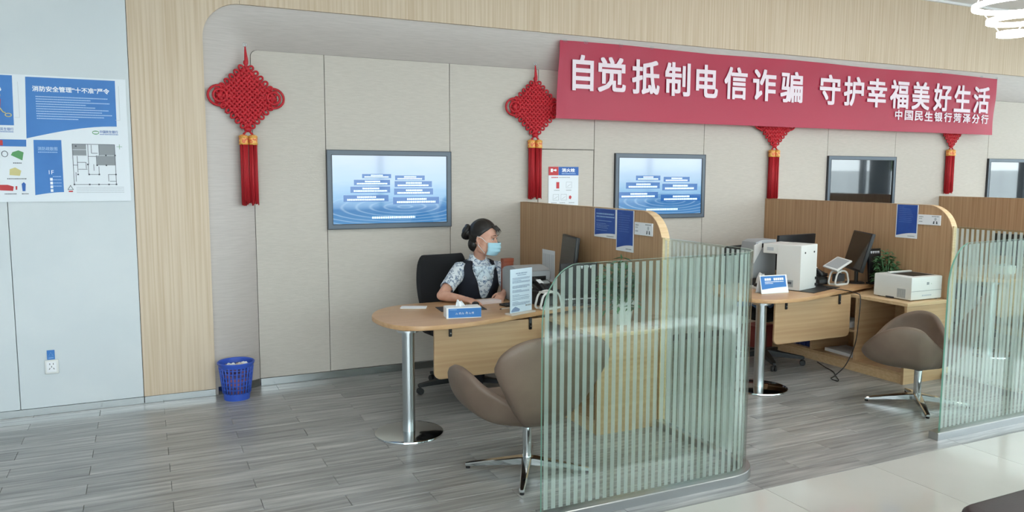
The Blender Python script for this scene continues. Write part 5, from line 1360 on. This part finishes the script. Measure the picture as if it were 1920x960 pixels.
    for v in [v for v in vm.bm.verts if not v.link_faces]: vm.bm.verts.remove(v)
    for q in range(8):
        bv = [v for v in vm.bm.verts if v.is_boundary]; np_ = {v: sum((e.other_vert(v).co for e in v.link_edges if e.is_boundary), Vector()) / max(1, sum(e.is_boundary for e in v.link_edges)) for v in bv}
        for v, c in np_.items(): v.co = v.co.lerp(c, .6)
    o = vm.build('vest', M_vest, t, ang=180); so = o.modifiers.new('thickness', 'SOLIDIFY'); so.thickness = .007; so.offset = 1
    # vest button
    # bow tie of the blouse cloth
    kn = cen(.975, .04) + Fb * .108; M_bow = mat('pale_bow_cloth', '#CFE0EA', .8, mix=('#7F98B5', (60, 60, 60), .56, .66))
    bw = MB()
    for sg in (1, -1):
        tip = kn + S * .085 * sg + UP * (-.052) + Fb * .012; wv = Fb * .012
        top = kn + S * .08 * sg + UP * (.012); 
        rgs = []
        for k in range(6):
            u = k / 5; c = kn.lerp(tip.lerp(top, .45), u); hw = .012 + .034 * u
            ax = (UP * .9 + S * .35 * sg).normalized()
            rgs.append([c + ax * hw * math.cos(2 * PI * q / 10) + Fb * (.007 + .006 * math.sin(u * PI)) * math.sin(2 * PI * q / 10) + Fb * .004 * math.sin(u * 7 + q) for q in range(10)])
        bw.rings(rgs)
        rgs = []
        for k in range(6):
            u = k / 5; c = kn + (UP * -.105 + S * .038 * sg + Fb * .012) * u; hw = .012 + .028 * u
            ax = (S * .95 + UP * .3 * sg).normalized()
            rgs.append([c + ax * hw * math.cos(2 * PI * q / 10) + Fb * .006 * math.sin(2 * PI * q / 10) for q in range(10)])
        bw.rings(rgs)
    bw.ball(tuple(kn), (.018, .014, .018), sub=2)
    bw.build('neck_bow', M_bow, t, ang=180, label='pale floral bow at the neck')
    # face: eyes, brows
    for sg in (-1, 1):
        e = MB().ball(hx(sg * .031, .0765, .006), (.0138, .011, .0065), AX, 2).build('eye', mat('eye_white', '#D9D2CC', .3), t, ang=180)
        MB().ball(hx(sg * .031, .0835, .006), (.0058, .0042, .0055), AX, 2).build('iris', M_hair, e, ang=180)
        MB().tube([tuple(hx(sg * .018, .0865, .0125)), tuple(hx(sg * .031, .0875, .0145)), tuple(hx(sg * .046, .0795, .0105))], [.0018, .0026, .0018], 6, round_ends=True).build('eyelid', M_hair, t, ang=180)
        MB().tube([tuple(hx(sg * .015, .096, .034)), tuple(hx(sg * .03, .095, .0385)), tuple(hx(sg * .049, .083, .036))], [.0022, .0028, .0014], 6, round_ends=True).build('eyebrow', M_hair, t, ang=180)
    # mask: curved pleated sheet over nose to chin
    mk = MB(); rg = []
    for i in range(19):
        v = i / 18; u0 = -.012 - .098 * v                      # from under the eyes to below the chin
        row_ = []
        for q in range(21):
            a = -1.25 + 2.5 * q / 20
            fr = .118 + .010 * math.sin(v * PI) - .016 * max(0, v - .7) / .3 + .0022 * math.sin(v * PI * 7)
            w_ = .071 - .010 * max(0, v - .6)
            nose = .010 * math.exp(-(a / .35) ** 2) * (1 - v)
            row_.append(hx(w_ * math.sin(a), .012 + (fr - .012) * max(0, math.cos(a)) ** .75 + nose, u0 - .006 * (1 - math.cos(a)) * (1 - 2 * v)))
        rg.append(row_)
    mk.rings(rg, closed=False); o = mk.build('face_mask', M_mask, t, ang=180, label='pale blue pleated face mask'); o.modifiers.new('thickness', 'SOLIDIFY').thickness = .002
    for sg in (-1, 1):
        MB().tube([tuple(hx(sg * .066, .050, -.018)), tuple(hx(sg * .080, .015, .012)), tuple(hx(sg * .086, -.018, .022)), tuple(hx(sg * .085, -.026, -.004)), tuple(hx(sg * .080, -.006, -.045)), tuple(hx(sg * .066, .040, -.095))], .002, 6).build('mask_loop', M_maskwhite, o, ang=180)
    # hair: cap swept back, nape, bun
    hr = MB()
    bm = bmesh.new(); bmesh.ops.create_icosphere(bm, subdivisions=5, radius=1); dele = []
    for v in bm.verts:
        d = v.co.copy()
        # hairline: front line swept from forehead to temple to behind the ear
        keep = d.z > -.12 + (d.y - .15) * .93 if d.y > .02 else d.z > max(-.62, -.24 + d.y * 3)
        r = (.0865, .107, .112)
        wob = 1 + .012 * math.sin(d.x * 30 + d.z * 22)
        v.co = hx(d.x * r[0] * wob, -.016 + d.y * r[1] * wob, .034 + d.z * r[2] * wob)
        if not keep: dele.append(v)
    bmesh.ops.delete(bm, geom=dele, context='VERTS')
    for q in range(6):
        bv = [v for v in bm.verts if v.is_boundary]; np_ = {v: sum((e.other_vert(v).co for e in v.link_edges if e.is_boundary), Vector()) / max(1, sum(e.is_boundary for e in v.link_edges)) for v in bv}
        for v, c in np_.items(): v.co = v.co.lerp(c, .6)
    hr.add(bm); o = hr.build('hair', M_hair, t, ang=180); so = o.modifiers.new('thickness', 'SOLIDIFY'); so.thickness = .012; so.offset = -1
    m = MB(); m.ball(hx(0, -.068, -.045), (.068, .055, .066), AX, 3); m.build('nape_hair', M_hair, o, ang=180)
    m = MB()
    bc = hx(.012, -.128, .034)
    for k in range(5):
        a0 = k * 1.3; m.tube([tuple(bc + AX @ Vector((.040 * math.cos(a0 + q * .5), -.006 + .016 * math.sin(a0 * 2 + q), .046 * math.sin(a0 + q * .5)))) for q in range(9)], .019, 10, round_ends=True)
    m.ball(bc, (.052, .046, .054), AX, 3); m.build('hair_bun', M_hair, o, ang=180)
    MB().tube([tuple(hx(.035, -.11, .052)), tuple(hx(.02, -.118, .064)), tuple(hx(-.01, -.12, .066))], .006, 8, round_ends=True).build('hair_clip', M_print_lgrey, o, ang=180)
    m = MB()
    for q in range(6):
        x_ = -.045 + q * .014
        m.tube([tuple(hx(x_, .066, .098)), tuple(hx(x_ * 1.15, .094, .078)), tuple(hx(x_ * 1.3 - .012, .103, .056 - .008 * (q % 3)))], [.007, .0045, .0006], 6, round_ends=True)
    m.build('hair_fringe', M_hair, o, ang=180)
    # computer mouse under the right hand is a separate thing
    mt = thing('computer_mouse', 'black computer mouse under the clerk hand on the black mat', 'mouse', (2.215, 5.285, ZT + .004), -.4)
    MB().ball((0, 0, .012), (.03, .05, .018), sub=3).build('shell', M_black, mt, ang=180)
    return t
make_clerk()

# small flat print stays joined: one part of kind stuff each
PRINT = {'printed_text', 'footer_text', 'caption_text', 'printed_columns', 'plan_lines', 'script_lettering', 'bank_name_latin', 'heading_subtext', 'red_caption', 'white_heading', 'white_footer', 'vent_slots', 'frosted_stripes'}
for o in bpy.data.objects:
    if o.parent and o.name.split('.')[0] in PRINT: o['kind'] = 'stuff'
